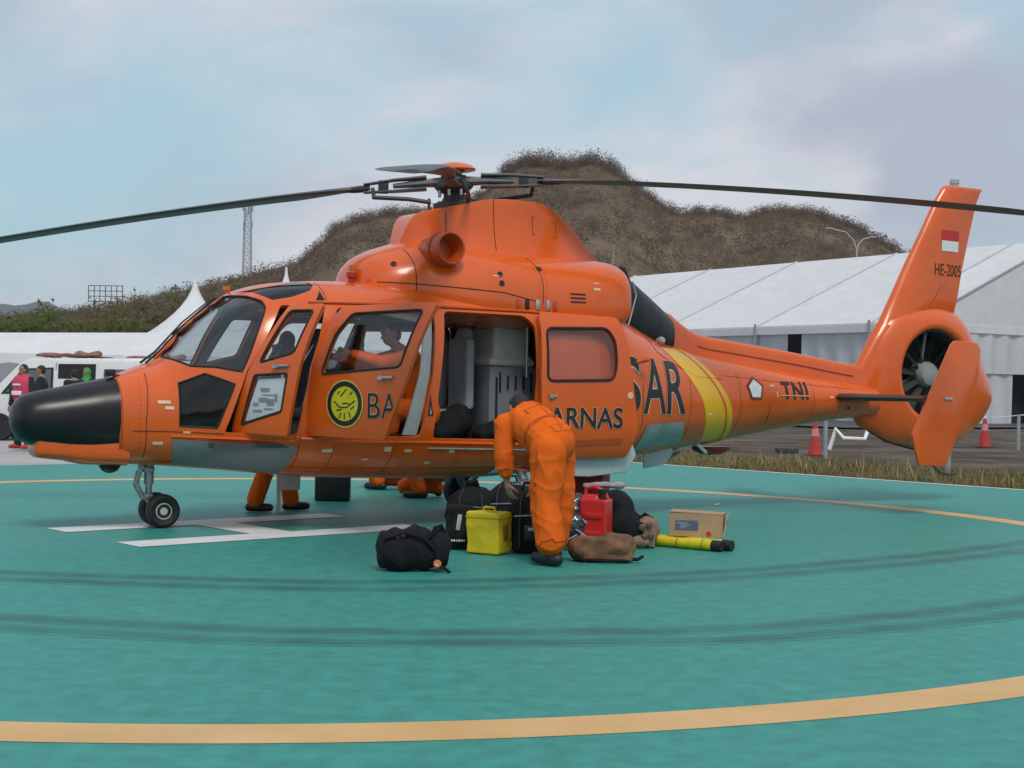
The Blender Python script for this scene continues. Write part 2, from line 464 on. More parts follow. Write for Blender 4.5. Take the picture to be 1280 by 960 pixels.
# ---------------------------------------------------------------- helicopter
HELI_O = (-3.313, 13.467, 0.0); HELI_YAW = R(29)
heli = thing('helicopter', 'large orange rescue helicopter with black nose and open doors parked on the green pad', 'helicopter', HELI_O, HELI_YAW)
def hl(u, v, w): return (float(u), -float(v), float(w))
def hworld(u, v, w):
    c, s = math.cos(HELI_YAW), math.sin(HELI_YAW)
    return Vector((HELI_O[0] + u*c + v*s, HELI_O[1] + u*s - v*c, w))
TS = 1.3
def densify(poly, res, closed=True):
    out = []
    n = len(poly)
    for i in range(n if closed else n-1):
        a, b = np.array(poly[i], float), np.array(poly[(i+1) % n], float)
        k = max(1, int(np.ceil(np.linalg.norm(b-a)/res)))
        out += [a + (b-a)*t/k for t in range(k)]
    if not closed: out.append(np.array(poly[-1], float))
    return np.array(out)
def round_poly(poly, r, k=4):
    """cut the corners of a polygon with small arcs"""
    out = []; n = len(poly)
    for i in range(n):
        p0, p1, p2 = (np.array(poly[j % n], float) for j in (i-1, i, i+1))
        a, b = p0-p1, p2-p1; la, lb = np.linalg.norm(a), np.linalg.norm(b)
        rr = min(r, la*0.45, lb*0.45); a = p1 + a/la*rr; b = p1 + b/lb*rr
        for t in np.linspace(0, 1, k+1): out.append((1-t)**2*a + 2*t*(1-t)*p1 + t*t*b)
    return [tuple(p) for p in out]
def inside(P, poly):
    x, y = P[:, 0], P[:, 1]; c = np.zeros(len(P), bool); n = len(poly); j = n-1
    for i in range(n):
        xi, yi = poly[i]; xj, yj = poly[j]
        hit = ((yi > y) != (yj > y)) & (x < (xj-xi)*(y-yi)/((yj-yi) if yj != yi else 1e-12) + xi)
        c ^= hit; j = i
    return c
def to_th(body, poly, res):
    d = densify(poly, res)
    return np.stack([d[:, 0], body.th(d[:, 0], d[:, 1])*TS], 1)
def patch(body, name, m, parent, outer=None, holes=(), side=1, off=0.0, thick=0.02, res=0.07, inner=None, full=None, sides=None, smooth=40, loc_shift=(0, 0, 0)):
    """a sheet with openings cut out of the body surface; outer and holes are (u, w) outlines"""
    V, F, MI, NV = [], [], [], []
    for sd in (sides or (side,)):
        if full:
            u0, u1, t0, t1 = full
            o2 = densify([(u0, t0*TS), (u1, t0*TS), (u1, t1*TS), (u0, t1*TS)], res)
        else: o2 = to_th(body, outer, res*0.7)
        h2 = [to_th(body, h, res*0.6) for h in holes]
        gx = np.arange(o2[:, 0].min()+res/2, o2[:, 0].max(), res); gy = np.arange(o2[:, 1].min()+res/3, o2[:, 1].max(), res*0.75)
        G = np.stack(np.meshgrid(gx, gy, indexing='ij'), -1); G[1::2, :, 1] += res*0.3; G = G.reshape(-1, 2)
        G = G[inside(G, o2)]
        for h in h2: G = G[~inside(G, h)]
        loops = [o2] + h2
        allb = np.concatenate(loops)
        for i in range(0, len(allb), 200):
            if len(G): G = G[np.min(np.linalg.norm(G[:, None]-allb[None, i:i+200], axis=2), axis=1) > res*0.35]
        pts, edges = [], []
        for l in loops:
            b = len(pts); pts += [Vector(p) for p in l]; edges += [(b+i, b+(i+1) % len(l)) for i in range(len(l))]
        pts += [Vector(p) for p in G]
        vo, eo, fo, *_ = delaunay_2d_cdt(pts, edges, [], 0, 1e-6)
        vo = np.array([tuple(v) for v in vo]); fo = np.array(fo)
        ce = vo[fo].mean(1); keep = inside(ce, o2)
        for h in h2: keep &= ~inside(ce, h)
        fo = fo[keep]
        th = vo[:, 1]/TS
        P = body.S(vo[:, 0], th); Nn = body.normal(vo[:, 0], th)
        if sd < 0: P = P*[1, -1, 1]; Nn = Nn*[1, -1, 1]
        A_ = P + Nn*off; B_ = P + Nn*(off-thick)
        e1 = A_[fo[:, 1]]-A_[fo[:, 0]]; e2 = A_[fo[:, 2]]-A_[fo[:, 0]]
        # the (u,v,w) frame is left-handed: flip so that the faces point outwards once v becomes -y
        fl = np.einsum('ij,ij->i', np.cross(e1, e2), Nn[fo[:, 0]]) > 0
        fo[fl] = fo[fl][:, ::-1]
        b = len(V); n = len(vo)
        V += [hl(*p) for p in A_] + [hl(*p) for p in B_]; NV += [hl(*p) for p in Nn] + [hl(*(-p)) for p in Nn]
        F += [tuple(b+f) for f in fo]; MI += [0]*len(fo)
        F += [tuple(b+n+f[::-1]) for f in fo]; MI += [1 if inner else 0]*len(fo)
        cnt = {}
        for f in fo:
            for i in range(3): cnt[(f[i], f[(i+1) % 3])] = 1
        for (i, j) in cnt:
            if (j, i) not in cnt:
                if full and abs(abs(th[i])-1) < 1e-4 and abs(abs(th[j])-1) < 1e-4: continue
                k = len(V); q = [V[b+j], V[b+i], V[b+n+i], V[b+n+j]]; V += q; wn_ = (Vector(q[1])-Vector(q[0])).cross(Vector(q[3])-Vector(q[0])).normalized(); NV += [tuple(wn_)]*4
                F.append((k, k+1, k+2, k+3)); MI.append(0)
    V = [(v[0]+loc_shift[0], v[1]+loc_shift[1], v[2]+loc_shift[2]) for v in V]
    o = mesh_obj(name, V, F, m, parent, None, [m] + ([inner] if inner else []), MI)
    o.data.polygons.foreach_set('use_smooth', np.ones(len(o.data.polygons), bool))
    o.data.normals_split_custom_set_from_vertices(NV)
    return o
def on_skin(u, w, off=0.0, side=1, body=None):
    body = body or FUS
    th = body.th(u, w); p = body.S(u, th) + body.normal(np.asarray(float(u)), np.asarray(th))*off
    return Vector(hl(p[0], p[1]*side, p[2]))
def seam(name, line, r, m, parent, off=0.0, side=1, closed=False, body=None, res=0.05):
    d = densify(line, res, closed)
    if closed: d = np.vstack([d, d[:1]])
    return MB().tube([on_skin(u, w, off, side, body) for u, w in d], r, 6).build(name, m, parent)
def decal(name, bm, m, parent, off=0.004, body=None, side=1, step=0.05):
    body = body or FUS
    slice_bm(bm, step)
    for v in bm.verts:
        p = on_skin(v.co.x, v.co.y, off, side, body); v.co = p
    return bm_obj(name, bm, m, parent, 60)
def poly_bm(poly, holes=()):
    bm = bmesh.new(); es = []
    for l in [poly] + list(holes):
        vs = [bm.verts.new((x, y, 0)) for x, y in l]
        es += [bm.edges.new((vs[i], vs[(i+1) % len(vs)])) for i in range(len(vs))]
    bmesh.ops.triangle_fill(bm, use_beauty=True, use_dissolve=False, edges=es)
    return bm
def circ(cx, cy, r, n=40, sx=1.0): return [(cx + math.cos(2*math.pi*k/n)*r*sx, cy + math.sin(2*math.pi*k/n)*r) for k in range(n)]

# openings (u, w)
WS = round_poly([(.03, 1.50), (.30, 1.50), (.565, 1.45), (.70, 1.76), (.83, 2.06), (.73, 2.11), (.632, 2.122), (.45, 1.965), (.28, 1.83), (.12, 1.645)], .03, 3)
def ws_outline(v0, v1lo):
    pass
def th_v(body, u, v):
    r = np.clip(v/body.b(u), 0, 1); n = body.nt(u)
    return float(body.zw(u) + (body.zt(u)-body.zw(u))*(1-r**n)**(1/n))
def UV(u, v): return (u, th_v(FUS, u, v))
WS = [UV(.035, .10), UV(.05, .27), (.17, 1.49), (.36, 1.485), (.56, 1.45), (.63, 1.60), (.71, 1.80), (.82, 2.04), UV(.81, .62), UV(.73, .45), UV(.665, .25), UV(.645, .06),
      UV(.5, .045), UV(.35, .045), UV(.2, .045)]
SIDEWIN = [(.06, 1.335), (.265, 1.425), (.50, 1.335), (.36, .945), (.06, .955)]
SKYL = [UV(.72, .12), UV(.78, .40), UV(.90, .66), UV(1.08, .69), UV(1.26, .66), UV(1.33, .56), UV(1.33, .12)]
CREW = round_poly([(.42, .90), (1.05, .88), (1.17, 1.50), (1.34, 2.065), (.95, 2.065), (.77, 1.74), (.60, 1.45)], .03, 3)
PAX = round_poly([(1.12, .88), (2.26, .865), (2.38, 1.46), (2.43, 2.07), (1.45, 2.06), (1.25, 1.5)], .05, 3)
SLIDE = round_poly([(2.39, .85), (3.46, .83), (3.52, 1.4), (3.52, 1.96), (3.42, 2.06), (2.53, 2.07), (2.46, 1.46)], .06, 3)
TRI = [(1.25, 2.085), (1.36, 2.085), UV(1.345, .68)]
ALLH = [WS, SIDEWIN, SKYL, CREW, PAX, SLIDE, TRI]

skin = patch(FUS, 'fuselage', ORANGE, heli, holes=ALLH, sides=(1, -1), full=(-.40, 8.75, -1, 1), thick=0.035, res=0.075, inner=INTERIOR)
# glazing and seals of both sides
for sd in (1, -1):
    g = patch(FUS, 'windscreen_pane', GLASS, heli, WS, side=sd, off=-.006, thick=.008, res=.09)
    seam('window_seal', WS, .010, BLACK, g, 0.0, sd, True)
    g = patch(FUS, 'lower_window', GLASSD, heli, SIDEWIN, side=sd, off=-.004, thick=.008, res=.09)
    seam('window_seal', SIDEWIN, .009, BLACK, g, 0.0, sd, True)
    g = patch(FUS, 'skylight_pane', GLASSD, heli, SKYL, side=sd, off=-.002, thick=.008, res=.09)
    patch(FUS, 'quarter_window', GLASSD, heli, TRI, side=sd, off=-.002, thick=.008, res=.09)

# ---- door leaves
def inset(poly, d):
    """shrink an outline towards the inside by d"""
    P = np.array(poly); n = len(P); area = 0.5*np.sum(P[:, 0]*np.roll(P[:, 1], -1)-np.roll(P[:, 0], -1)*P[:, 1])
    s = 1 if area > 0 else -1; out = []
    for i in range(n):
        e1 = P[i]-P[i-1]; e2 = P[(i+1) % n]-P[i]
        n1 = s*np.array([-e1[1], e1[0]])/np.linalg.norm(e1); n2 = s*np.array([-e2[1], e2[0]])/np.linalg.norm(e2)
        b = n1+n2; b = b/np.linalg.norm(b); k = d/max(0.5, b @ n1)
        out.append(tuple(P[i]+b*k))
    return out
CREW_D = inset(CREW, .006); PAX_D = inset(PAX, .006)
CREW_W1 = round_poly([(.735, 1.53), (1.10, 1.62), (1.245, 2.0), (.985, 2.0)], .04, 3)
CREW_W2 = round_poly([(.55, .975), (.99, 1.10), (1.045, 1.44), (.69, 1.42)], .02, 2)
PAX_W = round_poly([(1.33, 1.44), (2.22, 1.51), (2.40, 2.01), (1.62, 1.985), (1.47, 1.80)], .05, 4)
def door(name, outline, wins, side, opened, hinge, ang, label):
    """a leaf that fills an opening; swung about a vertical hinge when opened"""
    bm_objs = []
    root = patch(FUS, name, ORANGE, heli, outline, wins, side=side, off=0.002, thick=.045, res=.08, inner=GREYPAINT)
    if label: root['label'] = label
    kids = []
    for wdw in wins:
        g = patch(FUS, 'window_pane', GLASSC if opened else GLASS, root, wdw, side=side, off=-.01, thick=.008, res=.1)
        seam('window_seal', wdw, .010, BLACK, root, 0.002, side, True)
        kids.append(g)
    if opened:
        hu, hv = hinge
        root.matrix_parent_inverse = Matrix()
        M = Matrix.Translation(hl(hu, hv*side, 0)) @ Matrix.Rotation(ang, 4, 'Z') @ Matrix.Translation(hl(-hu, -hv*side, 0))
        root.matrix_local = M
    return root
PAX_L = round_poly([(1.126, .886), (2.06, .872), (2.31, 1.46), (2.53, 2.075), (1.46, 2.055), (1.256, 1.5)], .04, 3)
crew_l = door('crew_door', CREW_D, [CREW_W1, CREW_W2], 1, True, (.60, .87), -R(47), 'narrow slanted crew door swung open')
pax_l = door('passenger_door', PAX_L, [PAX_W], 1, True, (1.15, .95), -R(61), 'wide passenger door swung open with round yellow emblem')
crew_r = door('crew_door', CREW_D, [CREW_W1, CREW_W2], -1, False, None, 0, None)
pax_r = door('passenger_door', PAX_D, [PAX_W], -1, False, None, 0, None)
SL_D = round_poly([(2.38, .70), (3.43, .69), (3.51, .95), (3.425, 1.5), (3.36, 1.90), (3.30, 2.045), (2.385, 2.065), (2.36, 1.46)], .05, 3)
SL_W = round_poly([(2.435, 1.42), (3.20, 1.44), (3.24, 1.60), (3.23, 1.83), (3.15, 1.94), (2.44, 1.92)], .07, 4)
slide_l = patch(FUS, 'sliding_door', ORANGE, heli, SL_D, [SL_W], side=1, off=.075, thick=.06, res=.08, inner=GREYPAINT, loc_shift=(1.155, 0, 0))
slide_l['label'] = 'orange sliding door slid back along the fuselage'
g = patch(FUS, 'window_pane', GLASSW, slide_l, SL_W, side=1, off=.066, thick=.008, res=.1, loc_shift=(1.155, 0, 0))
sw = seam('window_seal', SL_W, .014, BLACK, slide_l, .076, 1, True); sw.location = (1.155, 0, 0)
slide_r = patch(FUS, 'sliding_door', ORANGE, heli, inset(SLIDE, .006), [SL_W], side=-1, off=.004, thick=.03, res=.09, inner=GREYPAINT)
patch(FUS, 'window_pane', GLASS, slide_r, SL_W, side=-1, off=-.004, thick=.008, res=.1)

# door jamb, sill, rails
patch(FUS, 'door_jamb', LTGREY, heli, [(2.10, .875), (2.245, .87), (2.365, 1.46), (2.415, 2.06), (2.33, 2.06), (2.26, 1.46)], off=-.05, thick=.02, res=.1)
patch(FUS, 'door_jamb', LTGREY, heli, [(1.135, .88), (1.175, .88), (1.30, 1.5), (1.50, 2.05), (1.455, 2.05), (1.26, 1.5)], off=-.05, thick=.02, res=.1)
seam('door_rail', [(1.20, 2.095), (2.0, 2.11), (3.5, 2.10), (4.45, 2.03)], .014, ORANGE, heli, .012)
seam('slide_track', [(2.35, .765), (3.4, .745), (4.2, .72)], .010, METAL, heli, .008)
seam('sill_moulding', [(.0, .865), (1.06, .83), (2.3, .82), (3.6, .79)], .012, ORANGE, heli, .002)

# panels, stripes and lettering on the skin
GP = round_poly([(-.0, .842), (1.08, .785), (1.03, .52), (.06, .61)], .02, 2)
decal('scuff_panel', poly_bm(GP), GREYPAINT, heli, .006)
decal('step_panel', poly_bm([(4.93, .99), (5.52, 1.02), (5.62, .79), (4.86, .72)]), mat('blue_grey_panel', (.27, .31, .32), .4, var=.2, vscale=5), heli, .008)
dark = mat('panel_gap', (.06, .012, .004), .7)
for ln in ([(-.17, 1.42), (-.20, 1.0), (-.19, .66)], [(-.30, .905), (.0, .905), (.42, .89)], [(1.09, .86), (1.09, .55)], [(1.42, .80), (1.40, .50)], [(2.02, .80), (1.98, .50)],
           [(1.37, 2.10), (1.37, 2.30)], [(5.05, 1.95), (5.18, 1.74), (5.45, 1.62), (5.75, 1.50), (6.15, 1.48)], [(6.9, 1.2), (6.9, 1.0)], [(4.85, 1.4), (4.85, .95)]):
    seam('panel_gap', ln, .0035, dark, heli, .001)
for (u, w, a, b) in ((-.06, 1.165, .05, .014), (-.02, 1.115, .035, .014), (-.10, .80, .04, .014), (1.36, .745, .05, .016), (1.95, .755, .035, .022), (2.16, .74, .035, .014), (2.62, .735, .03, .02), (4.55, .735, .04, .016)):
    decal('placard', poly_bm([(u-a, w-b), (u+a, w-b), (u+a, w+b), (u-a, w+b)]), mat('cream_placard', (.78, .55, .36), .5), heli, .005)
decal('placard', poly_bm([(3.16, .50), (3.30, .52), (3.33, .67), (3.20, .66)]), WHITEP, heli, .008)
decal('filler_cap', poly_bm(circ(3.40, 1.29, .035)), mat('cream_placard', (.78, .55, .36), .5), slide_l, .082).location.x = 1.155
# yellow band with the thin second line
def band(u0, u1, m, off, name='yellow_band'):
    ws = np.linspace(.79, 1.80, 22)
    sh = lambda w: .34*(1-((w-.79)/1.01)) - .55*max(0, (w-1.15)/.65)**1.5*.55
    L_ = [(u0+sh(w), w) for w in ws]; R_ = [(u1+sh(w), w) for w in ws[::-1]]
    bm = bmesh.new()
    a = [[bm.verts.new((u0+(u1-u0)*k/5+sh(w), min(max(w, float(FUS.zb(u0+sh(w)))+.012), float(FUS.zt(u0+sh(w)))-.01), 0)) for k in range(6)] for w in ws]
    for i in range(len(ws)-1):
        for k in range(5): bm.faces.new((a[i][k], a[i][k+1], a[i+1][k+1], a[i+1][k]))
    for v in bm.verts: v.co = on_skin(v.co.x, v.co.y, off)
    return bm_obj(name, bm, m, heli, 60)
band(5.63, 5.95, YELLOW, .004); band(5.985, 6.07, YELLOW, .004)
# lettering
halo = mat('pale_letter_edge', (.62, .42, .30), .5)
def lettering(name, body, u0, u1, w0, w1, bold, parent, off=.006, spacing=1.0, edge=.006, shift=0.0, step=.06, clip=None):
    def cut(bm):
        if clip:
            (a0, b0), (a1, b1) = clip; bmesh.ops.bisect_plane(bm, geom=list(bm.verts)+list(bm.edges)+list(bm.faces), plane_co=(a0-.03, b0, 0), plane_no=(b1-b0, a0-a1, 0), clear_outer=True)
        return bm
    if edge:
        o = decal(name+'_edge', cut(fit_text(body, u0-edge, u1+edge, w0-edge, w1+edge, bold+.022, spacing)), halo, parent, off-.002, step=step)
        o.location.x += shift
    o = decal(name, cut(fit_text(body, u0, u1, w0, w1, bold, spacing)), LETTER, parent, off, step=step)
    o.location.x += shift
    return o
lettering('lettering', 'S', 4.50, 4.81, 1.10, 1.69, .012, heli, .007); lettering('lettering', 'A', 4.85, 5.20, 1.10, 1.68, .012, heli, .007); lettering('lettering', 'R', 5.22, 5.53, 1.10, 1.66, .012, heli, .007)
lettering('lettering', 'ARNAS', 3.60-1.155, 4.47-1.155, .965, 1.165, .02, slide_l, .083, 1.0, .004, 1.155)
lettering('lettering', 'B', 1.885, 2.02, 1.06, 1.28, .0, pax_l, .010, 1.0, .004); lettering('lettering', 'A', 2.035, 2.20, 1.06, 1.28, .0, pax_l, .010, 1.0, .004, clip=((2.06, .872), (2.31, 1.46)))
decal('letter_fragment', poly_bm([(2.325, 1.07), (2.385, 1.07), (2.350, 1.28)]), LETTER, heli, .005); decal('letter_fragment', poly_bm([(2.345, 1.085), (2.365, 1.085), (2.352, 1.16)]), halo, heli, .008)
lettering('lettering', 'TNI', 7.10, 7.52, 1.27, 1.47, .03, heli, .006, 1.15, .0)
decal('letter_strike', poly_bm([(7.06, 1.305), (7.54, 1.305), (7.54, 1.317), (7.06, 1.317)]), halo, heli, .009)
decal('placard', poly_bm([(7.00, 1.29), (7.03, 1.29), (7.03, 1.35), (7.00, 1.35)]), halo, heli, .006)
decal('sliding_door_slot', poly_bm([(2.70, .80), (3.33, .82), (3.33, .875), (2.70, .85)]), ORANGE_D, slide_l, .080).location.x = 1.155
def pent(c, r, n=5): return [(c[0]+math.sin(2*math.pi*k/n)*r, c[1]+math.cos(2*math.pi*k/n)*r) for k in range(n)]
decal('pentagon_badge', poly_bm(pent((6.67, 1.375), .145)), mat('dark_red_badge', (.22, .02, .02), .5), heli, .005)
decal('pentagon_badge', poly_bm(pent((6.67, 1.375), .108)), WHITEP, heli, .009)
# round emblem on the open passenger door
ec = (1.62, 1.18)
em = decal('emblem', poly_bm(circ(*ec, .205, 48)), mat('emblem_yellow', (.62, .55, .02), .45), pax_l, .006)
decal('emblem_ring', poly_bm(circ(*ec, .198, 48), [circ(*ec, .155, 48)]), LETTER, pax_l, .008)
decal('emblem_rim', poly_bm(circ(*ec, .212, 48), [circ(*ec, .2, 48)]), mat('emblem_rim_gold', (.60, .50, .12), .45), pax_l, .008)
strokes = [((-.12, .02), (-.06, -.03)), ((-.06, -.03), (.02, -.035)), ((.02, -.035), (.12, .03)), ((-.05, .06), (.02, .13)), ((-.08, .08), (-.06, .11)), ((.06, .08), (.09, .11)),
           ((-.04, -.08), (-.06, -.13)), ((.0, -.08), (.0, -.14)), ((.05, -.07), (.07, -.12)), ((-.03, .0), (.05, .005)), ((-.09, -.06), (-.03, -.05)), ((.07, -.05), (.11, -.02))]
for (a, b) in strokes:
    a = np.array(a); b = np.array(b); d = (b-a)/np.linalg.norm(b-a); n = np.array([-d[1], d[0]])*.006
    decal('emblem_stroke', poly_bm([tuple(np.array(ec)+p) for p in (a-n, b-n, b+n, a+n)]), LETTER, pax_l, .008)
def handle(parent, u, w, off, L_=.13):
    p0 = on_skin(u, w, off); p1 = on_skin(u+L_, w+.005, off)
    b = MB().tube([p0, p1], .014, 8).box(p0, (.05, .03, .035))
    return b.build('handle', METAL, parent)
handle(pax_l, 2.03, 1.415, .02); handle(crew_l, .93, 1.50, .02)
hs = handle(slide_l, 2.47, 1.27, .085, .06); hs.location.x = 1.155

# ---- lofted closed bodies
def loft(name, body, us, m, parent, nth=24, cap=(True, True), smooth=40):
    th = np.linspace(-1, 1, nth); V = []; F = []
    for u in us:
        S_ = body.S(np.full(nth, u), th)
        ring = [hl(*p) for p in S_] + [hl(p[0], -p[1], p[2]) for p in S_[-2:0:-1]]
        V += ring
    n = 2*nth-2
    for i in range(len(us)-1):
        for k in range(n):
            k2 = (k+1) % n
            F.append((i*n+k, (i+1)*n+k, (i+1)*n+k2, i*n+k2))
    if cap[0]: F.append(tuple(range(n)))
    if cap[1]: F.append(tuple((len(us)-1)*n+k for k in range(n-1, -1, -1)))
    o = mesh_obj(name, V, F, m, parent, None)
    bm = bmesh.new(); bm.from_mesh(o.data); bmesh.ops.recalc_face_normals(bm, faces=bm.faces); bm.to_mesh(o.data); bm.free()
    o.data.polygons.foreach_set('use_smooth', np.ones(len(o.data.polygons), bool)); o.data.set_sharp_from_angle(angle=R(smooth))
    return o
RAD = Body([(-1.275, 1.015, .985, .010, 1.0, 2, 2), (-1.270, 1.06, .94, .065, 1.0, 2, 2), (-1.258, 1.10, .90, .115, 1.0, 2, 2), (-1.235, 1.145, .855, .17, .99, 2, 2), (-1.20, 1.187, .81, .225, .99, 2, 2.1), (-1.10, 1.23, .765, .28, .99, 2.1, 2.3),
            (-.90, 1.275, .715, .325, .99, 2.2, 2.5), (-.65, 1.33, .685, .375, 1.0, 2.3, 2.6), (-.385, 1.385, .665, .405, 1.02, 2.3, 2.7)])
loft('nose_radome', RAD, [-1.275, -1.2735, -1.270, -1.265, -1.258, -1.248, -1.235, -1.22, -1.2, -1.15, -1.1, -1.0, -.9, -.8, -.65, -.5, -.385], BLACKGLOSS, heli, 22)
seam('radome_flange', [(-.385, 1.36), (-.385, 1.02), (-.385, .63)], .008, ORANGE_D, heli, .004)
seam('radome_flange', [(-.385, 1.36), (-.385, 1.02), (-.385, .63)], .008, ORANGE_D, heli, .004, -1)
CHIN = Body([(-1.09, .80, .72, .10, .76, 3, 3), (-1.085, .83, .69, .16, .76, 4, 4), (-1.075, .86, .672, .19, .76, 5, 4), (-1.05, .88, .652, .215, .76, 5, 4), (-.8, .88, .625, .275, .76, 5, 4), (-.78, .88, .612, .28, .76, 5, 4), (-.68, .88, .592, .30, .76, 5, 4), (-.3, .88, .578, .37, .76, 5, 4)])
loft('chin_fairing', CHIN, [-1.09, -1.085, -1.075, -1.05, -.93, -.8, -.78, -.68, -.5, -.3], ORANGE, heli, 16)
MB().lathe([(.10, 0), (.095, -.03), (.07, -.065), (.03, -.085), (.0, -.09)], 16, Matrix.Translation(hl(-.42, .12, .60))).build('landing_light', BLACKGLOSS, heli)
MB().box(hl(-.42, .08, 1.42), (.09, .05, .06), None, .012).box(hl(-.40, .08, 1.395), (.12, .07, .02)).build('air_scoop', BLACK, heli)

COWL = Body([(1.89, 2.43, 2.10, .20, 2.25, 2.2, 2), (1.905, 2.50, 2.10, .33, 2.25, 2.3, 2), (1.95, 2.57, 2.10, .45, 2.25, 2.3, 2), (2.05, 2.645, 2.08, .57, 2.25, 2.3, 2), (2.30, 2.745, 2.06, .69, 2.25, 2.3, 2),
             (2.62, 2.825, 2.02, .79, 2.21, 2.25, 2), (2.95, 2.805, 1.98, .85, 2.17, 2.3, 2.4), (3.5, 2.75, 1.94, .875, 2.14, 2.5, 3), (4.2, 2.725, 1.92, .875, 2.13, 2.9, 3.4), (4.55, 2.71, 1.93, .85, 2.15, 3.1, 3.2),
             (4.68, 2.695, 1.96, .825, 2.17, 3.1, 3.0), (4.745, 2.675, 2.0, .79, 2.20, 3.0, 2.8), (4.78, 2.635, 2.06, .735, 2.25, 2.8, 2.5)])
cowl = loft('engine_cowling', COWL, [1.89, 1.896, 1.905, 1.92, 1.95, 1.99, 2.05, 2.12, 2.2, 2.3, 2.45, 2.62, 2.78, 2.95, 3.1, 3.3, 3.5, 3.7, 3.9, 4.1, 4.3, 4.45, 4.55, 4.62, 4.68, 4.72, 4.745, 4.765, 4.78], ORANGE, heli, 24)
for ln in ([(2.32, 2.68), (2.34, 2.5), (2.33, 2.26)], [(3.62, 2.66), (3.66, 2.45), (3.64, 2.18)], [(2.0, 2.34), (2.3, 2.33), (3.2, 2.28), (3.6, 2.2)]):
    seam('panel_gap', ln, .004, dark, cowl, .001, 1, False, COWL)
for (u, w) in ((2.16, 2.52), (3.66, 2.54), (3.19, 2.46), (3.19, 2.37)):
    p = on_skin(u, w, .0, 1, COWL); nn = Vector(hl(*COWL.normal(np.asarray(u), COWL.th(u, w))))
    MB().lathe([(.028, 0), (.03, .006), (.022, .008), (.018, .003), (0, .003)], 14, axis_matrix(p, nn)).build('latch', BLACK, cowl)
for (u, w, a, b) in ((3.16, 2.44, .05, .006), (4.28, 2.36, .04, .012), (4.28, 2.42, .035, .006)):
    decal('placard', poly_bm([(u-a, w-b), (u+a, w-b), (u+a, w+b), (u-a, w+b)]), mat('cream_placard', (.78, .55, .36), .5), cowl, .005, COWL)
for u, c in ((3.36, ORANGE_D), (3.46, BLACK), (3.58, METAL), (3.70, METAL), (3.78, ORANGE_D)):
    MB().box(hl(u, .86, 2.17), (.05, .05, .11), None, .012).build('latch', c, heli)
MB().lathe([(.03, 0), (.03, .03), (.05, .05), (.05, .09), (.03, .1), (0, .1)], 12, Matrix.Translation(hl(1.78, .40, 2.335))).build('beacon', mat('red_lens', (.4, .03, .02), .25), heli)
MB().box(hl(1.86, .22, 2.44), (.05, .10, .16), None, .02).build('cowling_scoop', ORANGE_D, heli)
MB().tube([on_skin(.70, th_v(FUS, .70, .02), .0), on_skin(.70, th_v(FUS, .70, .02), .05)], .012, 8).box(on_skin(.70, th_v(FUS, .70, .02), .06), (.06, .03, .03)).build('roof_probe', ORANGE, heli)

# rotor pylon fairing
pz = pchip([2.40, 2.43, 2.49, 2.57, 2.72, 2.95, 3.34, 3.71, 4.0, 4.17, 4.45, 4.72], [2.74, 2.84, 3.0, 3.08, 3.12, 3.17, 3.255, 3.26, 3.205, 3.11, 2.88, 2.62])
pv = pchip([2.40, 2.50, 2.65, 2.85, 3.1, 3.4, 3.8, 4.1, 4.3, 4.5, 4.72], [.12, .20, .29, .37, .41, .43, .42, .38, .34, .30, .27])
V = []; F = []
us = [2.40, 2.43, 2.46, 2.49, 2.53, 2.57, 2.64, 2.72, 2.83, 2.95, 3.1, 3.25, 3.42, 3.6, 3.8, 3.95, 4.09, 4.17, 4.24, 4.33, 4.41, 4.49, 4.6, 4.72]
NP = 14
for u in us:
    zt, vt = float(pz(u)), float(pv(u)); half = [(0, zt-.012), (vt*.6, zt-.010), (vt-.012, zt), (vt, zt-.004), (vt+.004, zt-.02)]
    for k in range(1, NP-4):
        s = k/(NP-5); half.append((vt+.004+(.17)*(s**2.4), zt-.02+(min(2.52, zt-.1)-zt+.02)*s))
    V += [hl(u, v, w) for v, w in half] + [hl(u, -v, w) for v, w in half[:0:-1]]
n = 2*NP-1
for i in range(len(us)-1):
    for k in range(n):
        k2 = (k+1) % n; F.append((i*n+k, (i+1)*n+k, (i+1)*n+k2, i*n+k2))
F.append(tuple(range(n))); F.append(tuple((len(us)-1)*n+k for k in range(n-1, -1, -1)))
pyl = mesh_obj('rotor_pylon', V, F, ORANGE, heli, 50)
bm = bmesh.new(); bm.from_mesh(pyl.data); bmesh.ops.recalc_face_normals(bm, faces=bm.faces); bm.to_mesh(pyl.data); bm.free(); pyl.data.set_sharp_from_angle(angle=R(50))
def pyl_pt(u, w, off):
    zt, vt = float(pz(u)), float(pv(u)); zl = min(2.52, zt-.1); s = min(max((zt-.02-w)/(zt-.02-zl), 0), 1)
    return Vector(hl(u, vt+.004+.17*s**2.4+off, w))
MB().tube([pyl_pt(3.30, w, .001) for w in np.linspace(3.25, 2.72, 10)], .0035, 6).build('panel_gap', dark, pyl)
MB().tube([pyl_pt(2.80, w, .001) for w in np.linspace(3.09, 2.8, 8)], .0035, 6).build('panel_gap', dark, pyl)
for (a, b, c, d) in (((3.75, 3.10), (4.05, 3.06), (4.05, 2.9), (3.75, 2.92)),):
    MB().tube([pyl_pt(*q, .001) for q in (a, b, c, d, a)], .003, 6).build('panel_gap', dark, pyl)

